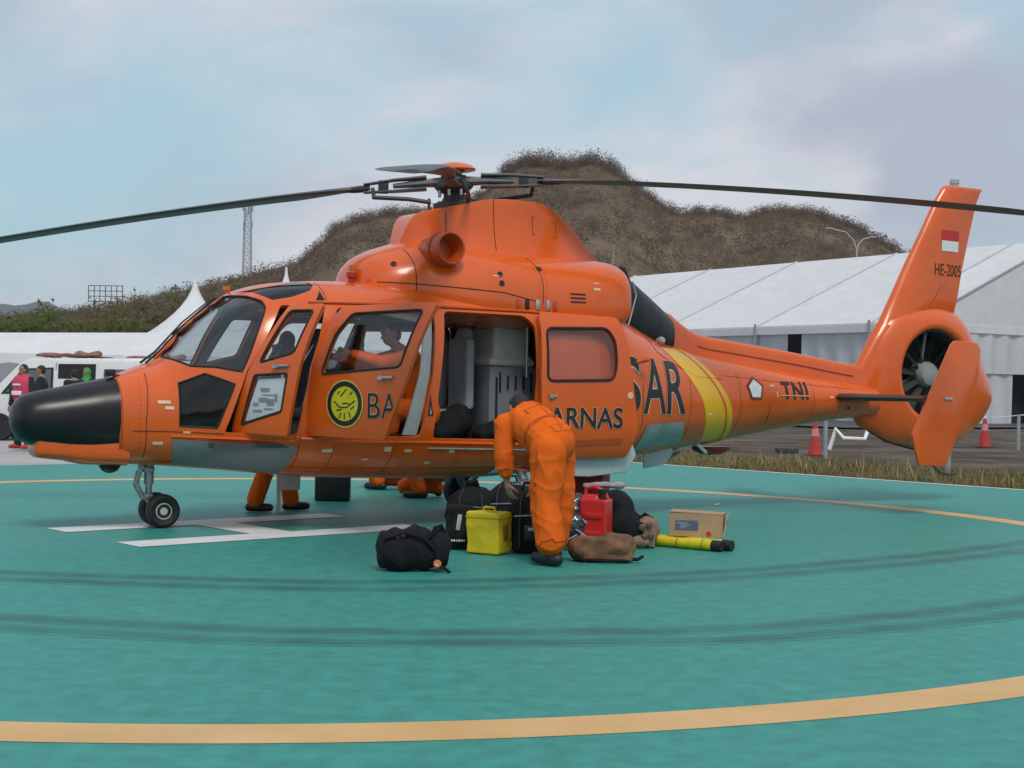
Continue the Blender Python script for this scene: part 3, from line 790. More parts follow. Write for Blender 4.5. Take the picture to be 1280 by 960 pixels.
# side air intake: a short flanged barrel
ic = hl(2.60, .585, 2.665)
ax = Vector(hl(.10, 1, .06))
M = axis_matrix(ic, ax)
tub = MB().lathe([(.150, -.12), (.150, .10), (.160, .115), (.166, .135), (.163, .25), (.155, .268), (.143, .268), (.132, .25), (.11, .10), (.05, .03), (.0, .02)], 30, M).build('air_intake', ORANGE_D, heli)
MB().lathe([(.176, .085), (.176, .115), (.150, .12), (.150, .08)], 30, M).build('intake_collar', ORANGE_D, tub)
tub['label'] = 'dull red barrel shaped air intake'

# exhaust under its black cover, spine, boom fittings
EXH = Body([(4.70, 2.50, 2.02, .42, 2.2, 3, 3), (4.86, 2.575, 1.95, .44, 2.2, 3, 3), (5.05, 2.575, 1.86, .43, 2.15, 2.6, 3), (5.25, 2.47, 1.80, .38, 2.08, 2.6, 3), (5.5, 2.315, 1.76, .30, 2.0, 2.5, 3), (5.72, 2.18, 1.76, .20, 1.95, 2.4, 3)])
exh = loft('exhaust_cover', EXH, list(np.linspace(4.70, 5.72, 18)), BLACKVINYL, heli, 18, smooth=60)
exh['label'] = 'black fabric exhaust cover'
MB().tube([hl(4.93, .30, 2.62), hl(4.90, .40, 2.5), hl(4.86, .44, 2.25), hl(4.84, .46, 2.05)], [.06, .075, .08, .07], 12).build('exhaust_pipe', BLACK, heli)
MB().tube([hl(5.03, .38, 2.5), hl(5.0, .50, 2.35), hl(4.90, .56, 2.14), hl(4.85, .58, 2.02)], .009, 6).build('cover_strap', LTGREY, heli)
MB().lathe([(.0, .05), (.03, .045), (.045, .02), (.045, -.03)], 12, axis_matrix(hl(5.38, .42, 1.88), hl(0, 1, .3))).build('beacon', LTGREY, heli)
sp_t = pchip([5.66, 5.81, 6.0, 6.15, 6.6, 7.54, 8.42, 8.6], [2.235, 2.14, 2.045, 1.985, 1.93, 1.82, 1.705, 1.69])
V = []; F = []; us = list(np.linspace(5.60, 8.62, 30)); sec = 9
for u in us:
    zt = float(sp_t(u)); zb = float(FUS.zt(u))-.10; h0 = .085+.10*max(0, (6.1-u)/.5)**1.2 if u < 6.1 else .085
    half = [(0, zt), (h0*.55, zt-.006), (h0*.85, zt-.022), (h0, zt-.05), (h0+.012, zt-.10), (h0+.03, zb)]
    ring = [hl(u, v, w) for v, w in half] + [hl(u, -v, w) for v, w in half[:0:-1]]; V += ring; n = len(ring)
for i in range(len(us)-1):
    for k in range(n):
        k2 = (k+1) % n; F.append((i*n+k, (i+1)*n+k, (i+1)*n+k2, i*n+k2))
F.append(tuple(range(n))); F.append(tuple((len(us)-1)*n+k for k in range(n-1, -1, -1)))
spine = mesh_obj('tail_spine', V, F, ORANGE, heli, 40)
bm = bmesh.new(); bm.from_mesh(spine.data); bmesh.ops.recalc_face_normals(bm, faces=bm.faces); bm.to_mesh(spine.data); bm.free(); spine.data.set_sharp_from_angle(angle=R(40))
MB().tube([hl(u, .107, float(sp_t(u))-.145) for u in np.linspace(6.1, 8.4, 20)], .008, 6).build('spine_lip', ORANGE_D, spine)
MB().tube([hl(4.98, .05, 2.58), hl(5.0, .03, 2.75), hl(5.03, .0, 2.93)], [.006, .004, .002], 6).build('whip_antenna', LTGREY, heli)

# fin: swept, aerofoil sections
def fin_section(le, te, w, th_):
    cs = np.array([0, .02, .06, .14, .28, .45, .65, .85, 1.0]); prof = np.array([0, .32, .6, .85, 1, .95, .7, .35, .08])
    up_ = [(le+(te-le)*c, th_*p) for c, p in zip(cs, prof)]
    return [hl(u, v, w) for u, v in up_] + [hl(u, -v, w) for u, v in up_[:0:-1]]
rows = [(8.42, 9.02, 1.50, .09), (8.57, 9.06, 1.74, .10), (8.73, 9.22, 2.0, .11), (8.84, 9.62, 2.165, .12), (8.90, 10.10, 2.25, .12), (9.07, 10.19, 2.55, .115), (9.29, 10.27, 2.95, .10), (9.54, 10.38, 3.37, .085), (9.77, 10.49, 3.77, .075), (9.885, 10.565, 3.93, .07),
        (9.92, 10.60, 3.965, .06), (9.97, 10.58, 3.985, .03)]
V = []; F = []
for r_ in rows: V += fin_section(*r_); 
n = len(V)//len(rows)
for i in range(len(rows)-1):
    for k in range(n):
        k2 = (k+1) % n; F.append((i*n+k, (i+1)*n+k, (i+1)*n+k2, i*n+k2))
F.append(tuple((len(rows)-1)*n+k for k in range(n))); F.append(tuple(range(n-1, -1, -1)))
fin = mesh_obj('tail_fin', V, F, ORANGE, heli, None)
bm = bmesh.new(); bm.from_mesh(fin.data); bmesh.ops.recalc_face_normals(bm, faces=bm.faces); bm.to_mesh(fin.data); bm.free()
fin.data.polygons.foreach_set('use_smooth', np.ones(len(fin.data.polygons), bool)); fin.data.set_sharp_from_angle(angle=R(40))
MB().lathe([(.05, 0), (.05, .04), (.06, .045), (.06, .09), (.05, .1), (.0, .105)], 14, Matrix.Translation(hl(10.12, 0, 3.97))).build('beacon', METAL, fin)
def fin_v(u, w):
    ws_ = [r_[2] for r_ in rows]; le = np.interp(w, ws_, [r_[0] for r_ in rows]); te = np.interp(w, ws_, [r_[1] for r_ in rows]); th_ = np.interp(w, ws_, [r_[3] for r_ in rows])
    return th_*np.interp((u-le)/(te-le), [0, .02, .06, .14, .28, .45, .65, .85, 1.0], [0, .32, .6, .85, 1, .95, .7, .35, .08])
def fin_decal(name, bm, m, off, parent):
    slice_bm(bm, .08)
    for v in bm.verts: v.co = Vector(hl(v.co.x, fin_v(v.co.x, v.co.y)+off, v.co.y))
    return bm_obj(name, bm, m, parent, 60)
fl = fin_decal('flag', poly_bm([(9.83, 3.28), (10.16, 3.28), (10.16, 3.41), (9.83, 3.41)]), REDP, .005, fin)
fin_decal('flag_white_half', poly_bm([(9.83, 3.15), (10.16, 3.15), (10.16, 3.28), (9.83, 3.28)]), WHITEP, .005, fin)
fin_decal('lettering', fit_text('HE-2005', 9.71, 10.24, 2.84, 2.99, .0, 1.0), mat('brown_lettering', (.05, .015, .008), .5), .005, fin)
fin_decal('panel_gap', poly_bm([(9.62, 2.42), (9.85, 2.72), (9.853, 2.715), (9.623, 2.415)]), dark, .003, fin)

# shrouded tail rotor
FC = (9.67, 1.60); FR = .555
out = [(10.80, 1.42), (10.82, 1.30), (10.72, 1.12), (10.52, .93), (10.20, .72), (9.85, .66), (9.45, .69), (9.0, .78), (8.72, .90), (8.52, 1.02), (8.45, 1.25), (8.52, 1.55), (8.66, 1.85), (8.83, 2.12), (9.02, 2.32), (9.3, 2.42), (9.62, 2.445),
       (9.95, 2.42), (10.18, 2.355), (10.32, 2.23), (10.45, 2.05), (10.62, 1.75)]
oa = [math.atan2(w-FC[1], u-FC[0]) % (2*math.pi) for u, w in out]; orad = [math.hypot(u-FC[0], w-FC[1]) for u, w in out]
idx = np.argsort(oa); oa = np.array(oa)[idx]; orad = np.array(orad)[idx]
oa = np.concatenate([oa-2*math.pi, oa, oa+2*math.pi]); orad = np.tile(orad, 3)
orf = pchip(oa, orad); NA = 72
V = []; F = []
for k in range(NA):
    a = 2*math.pi*k/NA; ro = float(orf(a)); D = ro-FR
    half = [(FR+.0, .0), (FR, .15), (FR+.012, .19), (FR+.045, .21), (FR+.09, .205), (FR+.09+(D-.09)*.3, .185), (FR+.09+(D-.09)*.6, .14), (FR+.09+(D-.09)*.85, .085), (FR+.09+(D-.09)*.96, .045), (ro, .0)]
    ring = half + [(r_, -v_) for r_, v_ in half[-2:0:-1]]
    n = len(ring)
    V += [hl(FC[0]+math.cos(a)*r_, v_, FC[1]+math.sin(a)*r_) for r_, v_ in ring]
for i in range(NA):
    for k in range(n):
        k2 = (k+1) % n; i2 = (i+1) % NA; F.append((i*n+k, i2*n+k, i2*n+k2, i*n+k2))
shroud = mesh_obj('tail_rotor_shroud', V, F, ORANGE, heli, None)
bm = bmesh.new(); bm.from_mesh(shroud.data); bmesh.ops.recalc_face_normals(bm, faces=bm.faces); bm.to_mesh(shroud.data); bm.free()
shroud.data.polygons.foreach_set('use_smooth', np.ones(len(shroud.data.polygons), bool)); shroud.data.set_sharp_from_angle(angle=R(60))
MB().lathe([(FR-.004, -.148), (FR-.004, .148), (FR-.016, .148), (FR-.016, -.148)], 48, axis_matrix(hl(FC[0], 0, FC[1]), hl(0, 1, 0))).build('duct_liner', DARKGREY, shroud)
fan = MB().lathe([(.0, .13), (.07, .125), (.13, .10), (.16, .05), (.165, -.1), (.12, -.15), (.0, -.16)], 28, axis_matrix(hl(FC[0], 0, FC[1]), hl(0, 1, 0))).build('fan_hub', mat('fan_hub_grey', (.26, .27, .28), .4, var=.15), heli)
for k in range(11):
    a = 2*math.pi*(k+.3)/11; ca, sa = math.cos(a), math.sin(a); b = MB(); vs = []
    for r_ in (.14, .3, .42, .535):
        tw = R(48-40*(r_-.17)); cw = .052+.01*(r_-.17)
        for (c, t) in ((-1, 0), (-.2, .012), (1, 0), (-.2, -.012)):
            x = c*cw*math.cos(tw)-t*math.sin(tw); v = c*cw*math.sin(tw)+t*math.cos(tw)
            vs.append(hl(FC[0]+ca*r_-sa*x, v, FC[1]+sa*r_+ca*x))
    b.add(vs, [(i*4+j, i*4+(j+1) % 4, (i+1)*4+(j+1) % 4, (i+1)*4+j) for i in range(3) for j in range(4)] + [(0, 1, 2, 3), (15, 14, 13, 12)])
    b.build('fan_blade', BLACK, fan)
for k in range(3):
    a = R(200+120*k)
    MB().tube([hl(FC[0]+math.cos(a)*.15, -.10, FC[1]+math.sin(a)*.15), hl(FC[0]+math.cos(a)*.55, -.10, FC[1]+math.sin(a)*.55)], .03, 8).build('stator_strut', STEEL, shroud)
MB().tube([hl(9.55, 0, .70), hl(9.75, 0, .52), hl(9.95, 0, .38), hl(10.1, 0, .345), hl(10.2, 0, .36)], .016, 8).build('tail_skid', DARKGREY, heli)
MB().tube([hl(8.75, .02, .90), hl(9.0, .02, .775), hl(9.45, .02, .675), hl(9.8, .02, .65)], .012, 6).build('shroud_lip', BLACK, shroud)

# stabiliser and its end plates
STM = mat('stabiliser_dark_paint', (.06, .022, .014), .45, var=.2)
def stab(sd):
    rows_ = [(.15, 7.95, 8.52, .045), (.8, 8.04, 8.56, .04), (1.5, 8.13, 8.60, .035)]; V = []; F = []
    for v, le, te, t in rows_:
        cs = [0, .04, .15, .4, .75, 1]; pr = [0, .5, .9, 1, .5, .05]
        up_ = [(le+(te-le)*c, t*p) for c, p in zip(cs, pr)]
        V += [hl(u, v*sd, 1.305+h) for u, h in up_] + [hl(u, v*sd, 1.305-h) for u, h in up_[:0:-1]]
    n = len(V)//3
    for i in range(2):
        for k in range(n): F.append((i*n+k, (i+1)*n+k, (i+1)*n+(k+1) % n, i*n+(k+1) % n))
    F.append(tuple(range(n))); F.append(tuple(2*n+k for k in range(n-1, -1, -1)))
    s = mesh_obj('stabiliser', V, F, STM, heli, 40)
    bm = bmesh.new(); bm.from_mesh(s.data); bmesh.ops.recalc_face_normals(bm, faces=bm.faces); bm.to_mesh(s.data); bm.free()
    pl = [(8.03, .95), (8.09, .84), (8.45, .83), (8.56, 1.0), (8.80, 1.60), (8.80, 1.70), (8.45, 1.72)] if sd < 0 else round_poly([(7.975, .90), (8.085, .575), (8.49, .555), (8.60, .78), (8.97, 1.58), (9.0, 1.88), (8.94, 1.945), (8.60, 1.965), (8.545, 1.92)], .03, 3)
    b = MB().prism([(u, w) for u, w in pl], .035, Matrix(((1, 0, 0, 0), (0, 0, 1, -1.5*sd-(.035 if sd > 0 else 0)), (0, 1, 0, 0), (0, 0, 0, 1))), .008)
    p = b.build('end_plate', ORANGE, heli)
    MB().box(hl(8.50, 1.545*sd, 1.31), (.12, .02, .03), None, .006).build('position_light', LTGREY, p)
for sd in (1, -1): stab(sd)

# fittings under the belly
MB().prism([(5.22, .76), (5.62, .76), (5.60, .64), (5.50, .54), (5.24, .50)], .02, Matrix(((1, 0, 0, 0), (0, 0, 1, -.35), (0, 1, 0, 0), (0, 0, 0, 1))), .006).build('belly_fin_antenna', LTGREY, heli)
MB().box(hl(5.55, .15, .60), (.14, .12, .12), None, .02).box(hl(5.72, .12, .66), (.2, .06, .05), None, .01).tube([hl(5.45, .2, .62), hl(5.7, .2, .60), hl(5.85, .15, .66)], .018).build('belly_hoist_fitting', STEEL, heli)
MB().lathe([(.0, -.075), (.10, -.065), (.17, -.03), (.19, 0), (.17, .02)], 24, Matrix.Translation(hl(6.35, .05, .70)) @ Matrix.Diagonal((1.35, .8, 1, 1))).build('belly_dome', mat('dark_red_dome', (.30, .02, .015), .3), heli)
MB().tube([hl(5.98, .24, .80), hl(6.08, .22, .72), hl(6.2, .16, .66)], [.012, .02, .022], 8).build('tail_boom_drain', WHITEP, heli)
MB().tube([hl(4.72, .95, 1.63), hl(4.80, 1.0, 1.66), hl(4.86, .99, 1.67)], [.02, .03, .015], 8).build('door_stop', ORANGE, heli)
for sd in (1, -1):
    b = MB().prism([(3.95, .78), (4.72, .80), (4.77, .68), (4.66, .50), (4.2, .46), (3.98, .47)], .05, Matrix(((1, 0, 0, 0), (0, 0, 1, -.90*sd), (0, 1, 0, 0), (0, 0, 0, 1))), .015)
    b.build('gear_door', mat('gear_door_grey_white', (.50, .53, .54), .45, var=.08), heli)
MB().tube([on_skin(1.09, .86, .02), on_skin(1.22, .86, .05), on_skin(1.30, .865, .02)], .018, 8).box(on_skin(1.06, .865, .02), (.05, .03, .05), None, .01).build('door_hinge', ORANGE_D, heli)
MB().tube([on_skin(1.27, 1.42, .0), on_skin(1.27, 1.42, .05)], .015, 8).build('door_hinge', METAL, heli)

# wipers along the windscreen
for sd in (1, -1):
    pts = [on_skin(-.10, th_v(FUS, -.10, .10), .015, sd), on_skin(.05, th_v(FUS, .05, .06), .04, sd), on_skin(.30, th_v(FUS, .30, .07), .035, sd), on_skin(.56, th_v(FUS, .56, .10), .03, sd)]
    w_ = MB().tube(pts, [.012, .010, .008, .006], 8).build('wiper', BLACK, heli)
    MB().tube([on_skin(.20, th_v(FUS, .20, .08), .02, sd), on_skin(.62, th_v(FUS, .62, .14), .02, sd)], .009, 6).build('wiper_blade', BLACK, w_)
MB().tube([on_skin(.0, th_v(FUS, .0, .02), .0), on_skin(.3, th_v(FUS, .3, .0), .0), on_skin(.64, th_v(FUS, .64, .0), .0)], .016, 8).build('windscreen_post', ORANGE, heli)

# ---- landing gear
def wheel(u, v, r, wd, name):
    Mx = axis_matrix(hl(u, v, r), (0, -1 if v > 0 else 1, 0))
    h = wd/2
    t = MB().lathe([(r*.50, -h*.7), (r*.62, -h*.92), (r*.80, -h), (r*.93, -h*.80), (r*.985, -h*.45), (r, 0), (r*.985, h*.45), (r*.93, h*.80), (r*.80, h), (r*.62, h*.92), (r*.50, h*.7)], 36, Mx).build(name, BLACK, heli)
    MB().lathe([(r*.50, h*.66), (r*.47, h*.80), (r*.42, h*.80), (r*.40, h*.45), (r*.26, h*.40), (r*.22, h*.72), (r*.12, h*.75), (.0, h*.75)], 28, Mx).build('rim', mat('wheel_rim_paint', (.50, .49, .44), .45, var=.15), t)
    for k in range(6):
        a = k*math.pi/3; p = Mx @ Vector((math.cos(a)*r*.33, math.sin(a)*r*.33, h*.44))
        MB().lathe([(.009, 0), (.009, .012), (0, .012)], 6, axis_matrix(p, Mx.to_3x3() @ Vector((0, 0, 1)))).build('wheel_bolt', BLACK, t)
    return t
for sd in (1, -1): wheel(.07, .125*sd, .157, .125, 'nose_wheel')
leg = MB().tube([hl(-.03, 0, .62), hl(-.03, 0, .40)], .045, 14).tube([hl(-.03, 0, .42), hl(-.03, 0, .27)], .032, 12)
leg.box(hl(-.04, 0, .535), (.10, .12, .05), None, .012).build('nose_gear_strut', STEEL, heli)
MB().tube([hl(-.12, .03, .52), hl(-.15, .03, .40), hl(-.08, .03, .27)], .022, 8).tube([hl(-.12, -.03, .52), hl(-.15, -.03, .40), hl(-.08, -.03, .27)], .022, 8).box(hl(-.10, 0, .56), (.05, .10, .07), None, .01).build('torque_link', STEEL, heli)
MB().tube([hl(-.06, 0, .29), hl(.0, 0, .22), hl(.07, 0, .157)], .032, 10).tube([hl(.07, -.1, .157), hl(.07, .1, .157)], .02, 10).box(hl(-.04, .0, .285), (.09, .1, .06), None, .015).build('axle_arm', STEEL, heli)
for sd in (1, -1):
    wheel(3.70, .95*sd, .21, .17, 'main_wheel')
    MB().tube([hl(3.50, .62*sd, .62), hl(3.56, .74*sd, .38), hl(3.68, .84*sd, .22)], [.05, .045, .04], 10).tube([hl(3.70, .72*sd, .21), hl(3.70, .93*sd, .21)], .03, 10).build('main_gear_leg', STEEL, heli)
    MB().tube([hl(3.95, .58*sd, .60), hl(3.72, .80*sd, .30)], .032, 10).build('main_gear_brace', STEEL, heli)

# ---- main rotor: mast leans forward, blades droop at rest
HUB = (3.06, 0.0, 3.45); TILT = .067; DROOP = .0400
def disc(r, a, dw=0.0):
    """point at radius r and azimuth a (world angle), height follows tilt and droop"""
    du = math.cos(a)*math.cos(HELI_YAW) + math.sin(a)*math.sin(HELI_YAW)
    dv = math.cos(a)*math.sin(HELI_YAW) - math.sin(a)*math.cos(HELI_YAW)
    return (HUB[0]+du*r, HUB[1]+dv*r, HUB[2] + TILT*du*r - DROOP*r**1.5 + dw)
tilt_ax = Vector(hl(-TILT, 0, 1))
Mh = axis_matrix(hl(*HUB), tilt_ax)
hub = MB().lathe([(.11, -.32), (.11, -.12), (.16, -.10), (.20, -.06), (.20, -.02), (.15, .01), (.13, .06), (.0, .06)], 24, Mh).build('rotor_hub', DARKGREY, heli)
MB().lathe([(.15, -.30), (.22, -.27), (.22, -.22), (.14, -.20)], 24, Mh).build('swashplate', DARKGREY, hub)
MB().lathe([(.06, .04), (.10, .09), (.225, .105), (.235, .12), (.20, .155), (.12, .185), (.04, .20), (.0, .202)], 30, Mh).build('hub_cap', ORANGE, hub)
BLACKISH = mat('rotor_arm_dark', (.03, .032, .035), .5)
for k in range(4):
    a = R(180+90*k)
    def dd(r, side_, dw): 
        p = disc(r, a, dw); du = math.cos(a+math.pi/2)*math.cos(HELI_YAW) + math.sin(a+math.pi/2)*math.sin(HELI_YAW); dv = math.cos(a+math.pi/2)*math.sin(HELI_YAW) - math.sin(a+math.pi/2)*math.cos(HELI_YAW)
        return hl(p[0]+du*side_, p[1]+dv*side_, p[2])
    # star arm and sleeve plates
    b = MB().tube([dd(.1, 0, .0), dd(.35, 0, .005), dd(.62, 0, .0)], [.10, .07, .045], 10, True, (.55, 1)); b.build('star_arm', mat('rotor_arm_grey', (.20, .21, .22), .45), hub)
    b = MB()
    for dz in (.06, -.055):
        b.tube([dd(.28, 0, dz), dd(.6, 0, dz), dd(.92, 0, dz*.7)], [.10, .075, .06], 10, True, (.22, 1.0))
    b.build('blade_sleeve', mat('rotor_sleeve_grey', (.13, .14, .15), .45), hub)
    b = MB().box(dd(.72, 0, 0), (.10, .10, .13), Quaternion((0, 0, 1), a-HELI_YAW).to_matrix(), .012); b.build('sleeve_block', mat('rotor_block_green_grey', (.08, .12, .13), .5) if k % 2 else BLACKISH, hub)
    MB().tube([dd(.22, .16, -.22), dd(.45, .17, -.17), dd(.80, .16, -.12)], .022, 8).tube([dd(.24, .16, -.30), dd(.24, .16, -.18)], .014, 8).tube([dd(.80, .16, -.13), dd(.82, .10, -.02)], .02, 8).build('pitch_link', BLACKISH, hub)
    for q in range(5): pass
    # blade
    V = []; F = []; rs = [.86, .95, 1.05, 1.25, 1.6] + list(np.linspace(2.0, 5.6, 13)) + [5.75, 5.87, 5.95, 5.98]
    for r_ in rs:
        ch = np.interp(r_, [.86, 1.05, 1.25, 1.6, 5.55, 5.87, 5.98], [.12, .16, .26, .39, .39, .32, .16]); t = np.interp(r_, [.86, 1.1, 1.6, 5.9], [.035, .03, .026, .018])
        tw = R(np.interp(r_, [.86, 5.98], [2.5, -.5])); sec_ = [(-.28, 0), (-.24, .6), (-.1, 1), (.2, .85), (.5, .4), (.72, .05), (.5, -.25), (.2, -.5), (-.1, -.6), (-.24, -.4)]
        for c, h in sec_:
            s_ = -c*ch; V.append(dd(r_, s_*math.cos(tw)-h*t*math.sin(tw)*0, h*t + s_*math.sin(tw)))
    n = len(sec_)
    for i in range(len(rs)-1):
        for q in range(n): F.append((i*n+q, (i+1)*n+q, (i+1)*n+(q+1) % n, i*n+(q+1) % n))
    F.append(tuple(range(n))); F.append(tuple((len(rs)-1)*n+q for q in range(n-1, -1, -1)))
    bl = mesh_obj('rotor_blade', V, F, BLADE, heli, None)
    bm = bmesh.new(); bm.from_mesh(bl.data); bmesh.ops.recalc_face_normals(bm, faces=bm.faces); bm.to_mesh(bl.data); bm.free()
    bl.data.polygons.foreach_set('use_smooth', np.ones(len(bl.data.polygons), bool)); bl.data.set_sharp_from_angle(angle=R(40))
    MB().tube([dd(.88, 0, 0), dd(1.02, 0, 0), dd(1.12, 0, 0)], [.055, .05, .03], 10, True, (.7, 1)).build('blade_cuff', BLACKISH, bl)
for q in range(8):
    p = Mh @ Vector((.16*math.cos(q*.785), .16*math.sin(q*.785), -.12)); MB().lathe([(.016, -.03), (.016, .03), (0, .03)], 6, axis_matrix(p, tilt_ax)).build('hub_bolt', METAL, hub)

# ---- cabin interior
CAB = mat('cabin_floor_grey', (.06, .062, .066), .7, var=.2, vscale=6)
MB().box(hl(2.35, 0, .79), (4.1, 1.80, .04)).build('cabin_floor', CAB, heli)
MB().box(hl(4.33, 0, 1.45), (.03, 1.7, 1.3)).build('rear_bulkhead', INTERIOR, heli)
ip = MB().prism([(.18, 1.05), (.22, 1.42), (.42, 1.50), (.72, 1.44), (.74, 1.36), (.60, 1.30), (.60, 1.0)], 1.1, Matrix(((1, 0, 0, 0), (0, 0, 1, -.55), (0, 1, 0, 0), (0, 0, 0, 1))), .02); ip.build('instrument_panel', BLACK, heli)
MB().box(hl(.8, 0, 1.0), (.6, .22, .42), None, .02).build('centre_console', BLACK, heli)
SEATM = mat('dark_seat_cloth', (.03, .032, .036), .85, var=.2, vscale=12, bump=.3, bscale=30)
LSEAT = mat('pale_grey_seat_cover', (.40, .42, .45), .8, var=.1, vscale=6, bump=.35, bscale=12)
def seat(u, v, m, h=.62, name='seat', back=0.05):
    s = blob(name, [('box', hl(u, v, 1.07), (.46, .46, .10)), ('box', hl(u+.24+back, v, 1.12+h/2), (.10, .44, h)), ('ell', hl(u+.26+back*1.3, v, 1.16+h), (.07, .15, .10))], .022, m, heli, 5)
    MB().box(hl(u, v, .91), (.34, .34, .22), None, .01).build('seat_base', DARKGREY, s)
    return s
for sd in (1, -1): seat(1.12, .42*sd, SEATM, .62, 'crew_seat')
for v in (.05, -.55): seat(2.88, v, LSEAT, .72, 'passenger_seat', .04)
seat(1.9, -.5, SEATM, .6, 'passenger_seat')
b = MB().box(hl(3.62, .02, 1.18), (.68, .85, .76), None, .02); cab = b.build('equipment_cabinet', mat('cabinet_grey', (.20, .21, .225), .6, var=.1), heli)
for q in range(6): MB().box(hl(3.40+q*.09, .452, 1.40-.0*q), (.022, .012, .20 if q in (0, 4) else .14), None, .004).build('cabinet_vent', BLACK, cab)
b = MB().box(hl(3.36, .452, 1.24), (.02, .012, .42)); b.build('cabinet_strap', BLACK, cab)
blob('white_cargo_bundle', [('box', hl(3.58, .12, 1.80), (.40, .50, .40)), ('box', hl(3.66, .28, 1.78), (.22, .2, .36)), ('box', hl(3.56, .12, 1.60), (.52, .62, .08))], .03, mat('white_bundle_cloth', (.62, .60, .54), .8, var=.12, bump=.4, bscale=10), heli, 4, [(.012, 14, (1, 1, 1), 3)])
MB().tube([hl(3.62, .60, 1.45), hl(3.62, .60, 2.05)], .012, 8).build('cabin_pole', METAL, heli)
blob('cabin_bag', [('ell', hl(3.32, .55, .90), (.16, .13, .12)), ('ell', hl(3.2, .5, .88), (.12, .12, .09))], .02, BLACKCLOTH, heli, 3, [(.012, 18, (1, 1, 1), 5)])
blob('cabin_bag', [('ell', hl(2.78, .5, .96), (.20, .2, .16)), ('ell', hl(2.62, .55, .90), (.14, .2, .10)), ('ell', hl(2.95, .40, 1.02), (.14, .2, .16))], .025, BLACKCLOTH, heli, 3, [(.018, 14, (1, 1, 1), 6)])
for q in range(3): MB().box(hl(2.6+.35*q, 0, 2.20), (.05, 1.3, .05)).build('ceiling_rib', DARKGREY, heli)
MB().box(hl(.93, .87, 1.28), (.02, .02, .3)).build('door_grip', LTGREY, heli)
# papers tucked behind the lower window of the open crew door, with a row of printed lines
pap = patch(FUS, 'checklist_sheet', mat('white_paper', (.84, .86, .88), .6, var=.04), crew_l, round_poly([(.575, 1.0), (.975, 1.115), (1.025, 1.40), (.72, 1.385)], .02, 2), off=-.02, thick=.004, res=.1)
for (u, w, a, b_) in ((.80, 1.29, .05, .018), (.84, 1.245, .07, .006), (.78, 1.20, .05, .02), (.86, 1.18, .04, .03), (.92, 1.22, .015, .035), (.72, 1.10, .05, .012), (.84, 1.12, .05, .008), (.70, 1.16, .03, .015)):
    decal('printed_line', poly_bm([(u-a, w-b_), (u+a, w-b_), (u+a, w+b_), (u-a, w+b_)]), mat('print_grey', (.25, .26, .30), .7), crew_l, -.0175)

# further skin detail: frame lines, screw rows, vents and stencils
for ln in ([(5.62, 1.55), (5.62, .80)], [(6.42, 1.55), (6.42, .88)], [(7.62, 1.5), (7.62, 1.0)], [(8.05, 1.46), (8.05, 1.06)], [(2.70, .78), (2.68, .50)], [(3.55, .70), (3.52, .50)], [(.42, .60), (1.6, .57), (3.4, .56), (4.4, .62)], [(6.2, 1.52), (7.0, 1.47), (8.3, 1.40)]):
    seam('panel_gap', ln, .0025, dark, heli, .0005)
scr = mat('screw_head', (.30, .05, .01), .4)
def screws(line, n, body=None, parent=None):
    b = MB(); d = densify(line, .01, False)
    for k in range(n):
        q = d[int(k*(len(d)-1)/(n-1))]; p = on_skin(q[0], q[1], .0, 1, body); nn = Vector(hl(*(body or FUS).normal(np.asarray(q[0]), (body or FUS).th(q[0], q[1]))))
        b.lathe([(.006, 0), (.005, .003), (0, .0035)], 6, axis_matrix(p, nn))
    b.build('screw_row', scr, parent or heli)['kind'] = 'stuff'
screws([(-.23, 1.38), (-.25, 1.0), (-.235, .68)], 18); screws([(5.05, 1.90), (5.02, 1.3), (5.02, .75)], 22); screws([(6.46, 1.6), (6.46, .86)], 18); screws([(7.58, 1.5), (7.58, 1.0)], 12)
screws([(1.46, .80), (1.44, .52)], 9); screws([(2.06, .80), (2.02, .52)], 9); screws([(3.58, 2.64), (3.62, 2.45), (3.60, 2.18)], 14, COWL, cowl); screws([(3.70, 2.64), (3.70, 2.45), (3.68, 2.18)], 14, COWL, cowl)
VENT = mat('vent_dark', (.03, .012, .008), .6)
for (u, w) in ((4.05, 2.30), (4.05, 2.26), (4.05, 2.22)):
    decal('vent_slot', poly_bm([(u-.09, w-.008), (u+.09, w-.008), (u+.09, w+.008), (u-.09, w+.008)]), VENT, cowl, .003, COWL)
for (u, w, a, b_) in ((.12, .90, .03, .008), (.20, .72, .02, .02), (1.75, .66, .03, .01), (2.4, .62, .03, .012), (5.95, 1.1, .03, .012), (6.95, 1.42, .035, .01), (7.9, 1.3, .03, .01), (8.2, 1.18, .02, .02)):
    decal('stencil', poly_bm([(u-a, w-b_), (u+a, w-b_), (u+a, w+b_), (u-a, w+b_)]), LETTER if a == .02 else mat('cream_placard', (.78, .55, .36), .5), heli, .004)
# crew headset and belts visible through the glass
for sd in (1, -1):
    MB().tube([hl(1.36, .42*sd-.10, 1.72), hl(1.20, .42*sd-.09, 1.45), hl(1.16, .42*sd-.07, 1.14)], .014, 6, True, (.4, 1)).tube([hl(1.36, .42*sd+.10, 1.72), hl(1.20, .42*sd+.09, 1.45), hl(1.16, .42*sd+.07, 1.14)], .014, 6, True, (.4, 1)).build('seat_belt', LTGREY, heli)
for q in range(5): MB().lathe([(.04, 0), (.042, .01), (.036, .012), (0, .011)], 14, axis_matrix(hl(.605, -.36+.18*q, 1.18), hl(1, 0, 0))).build('dial', LTGREY, heli)
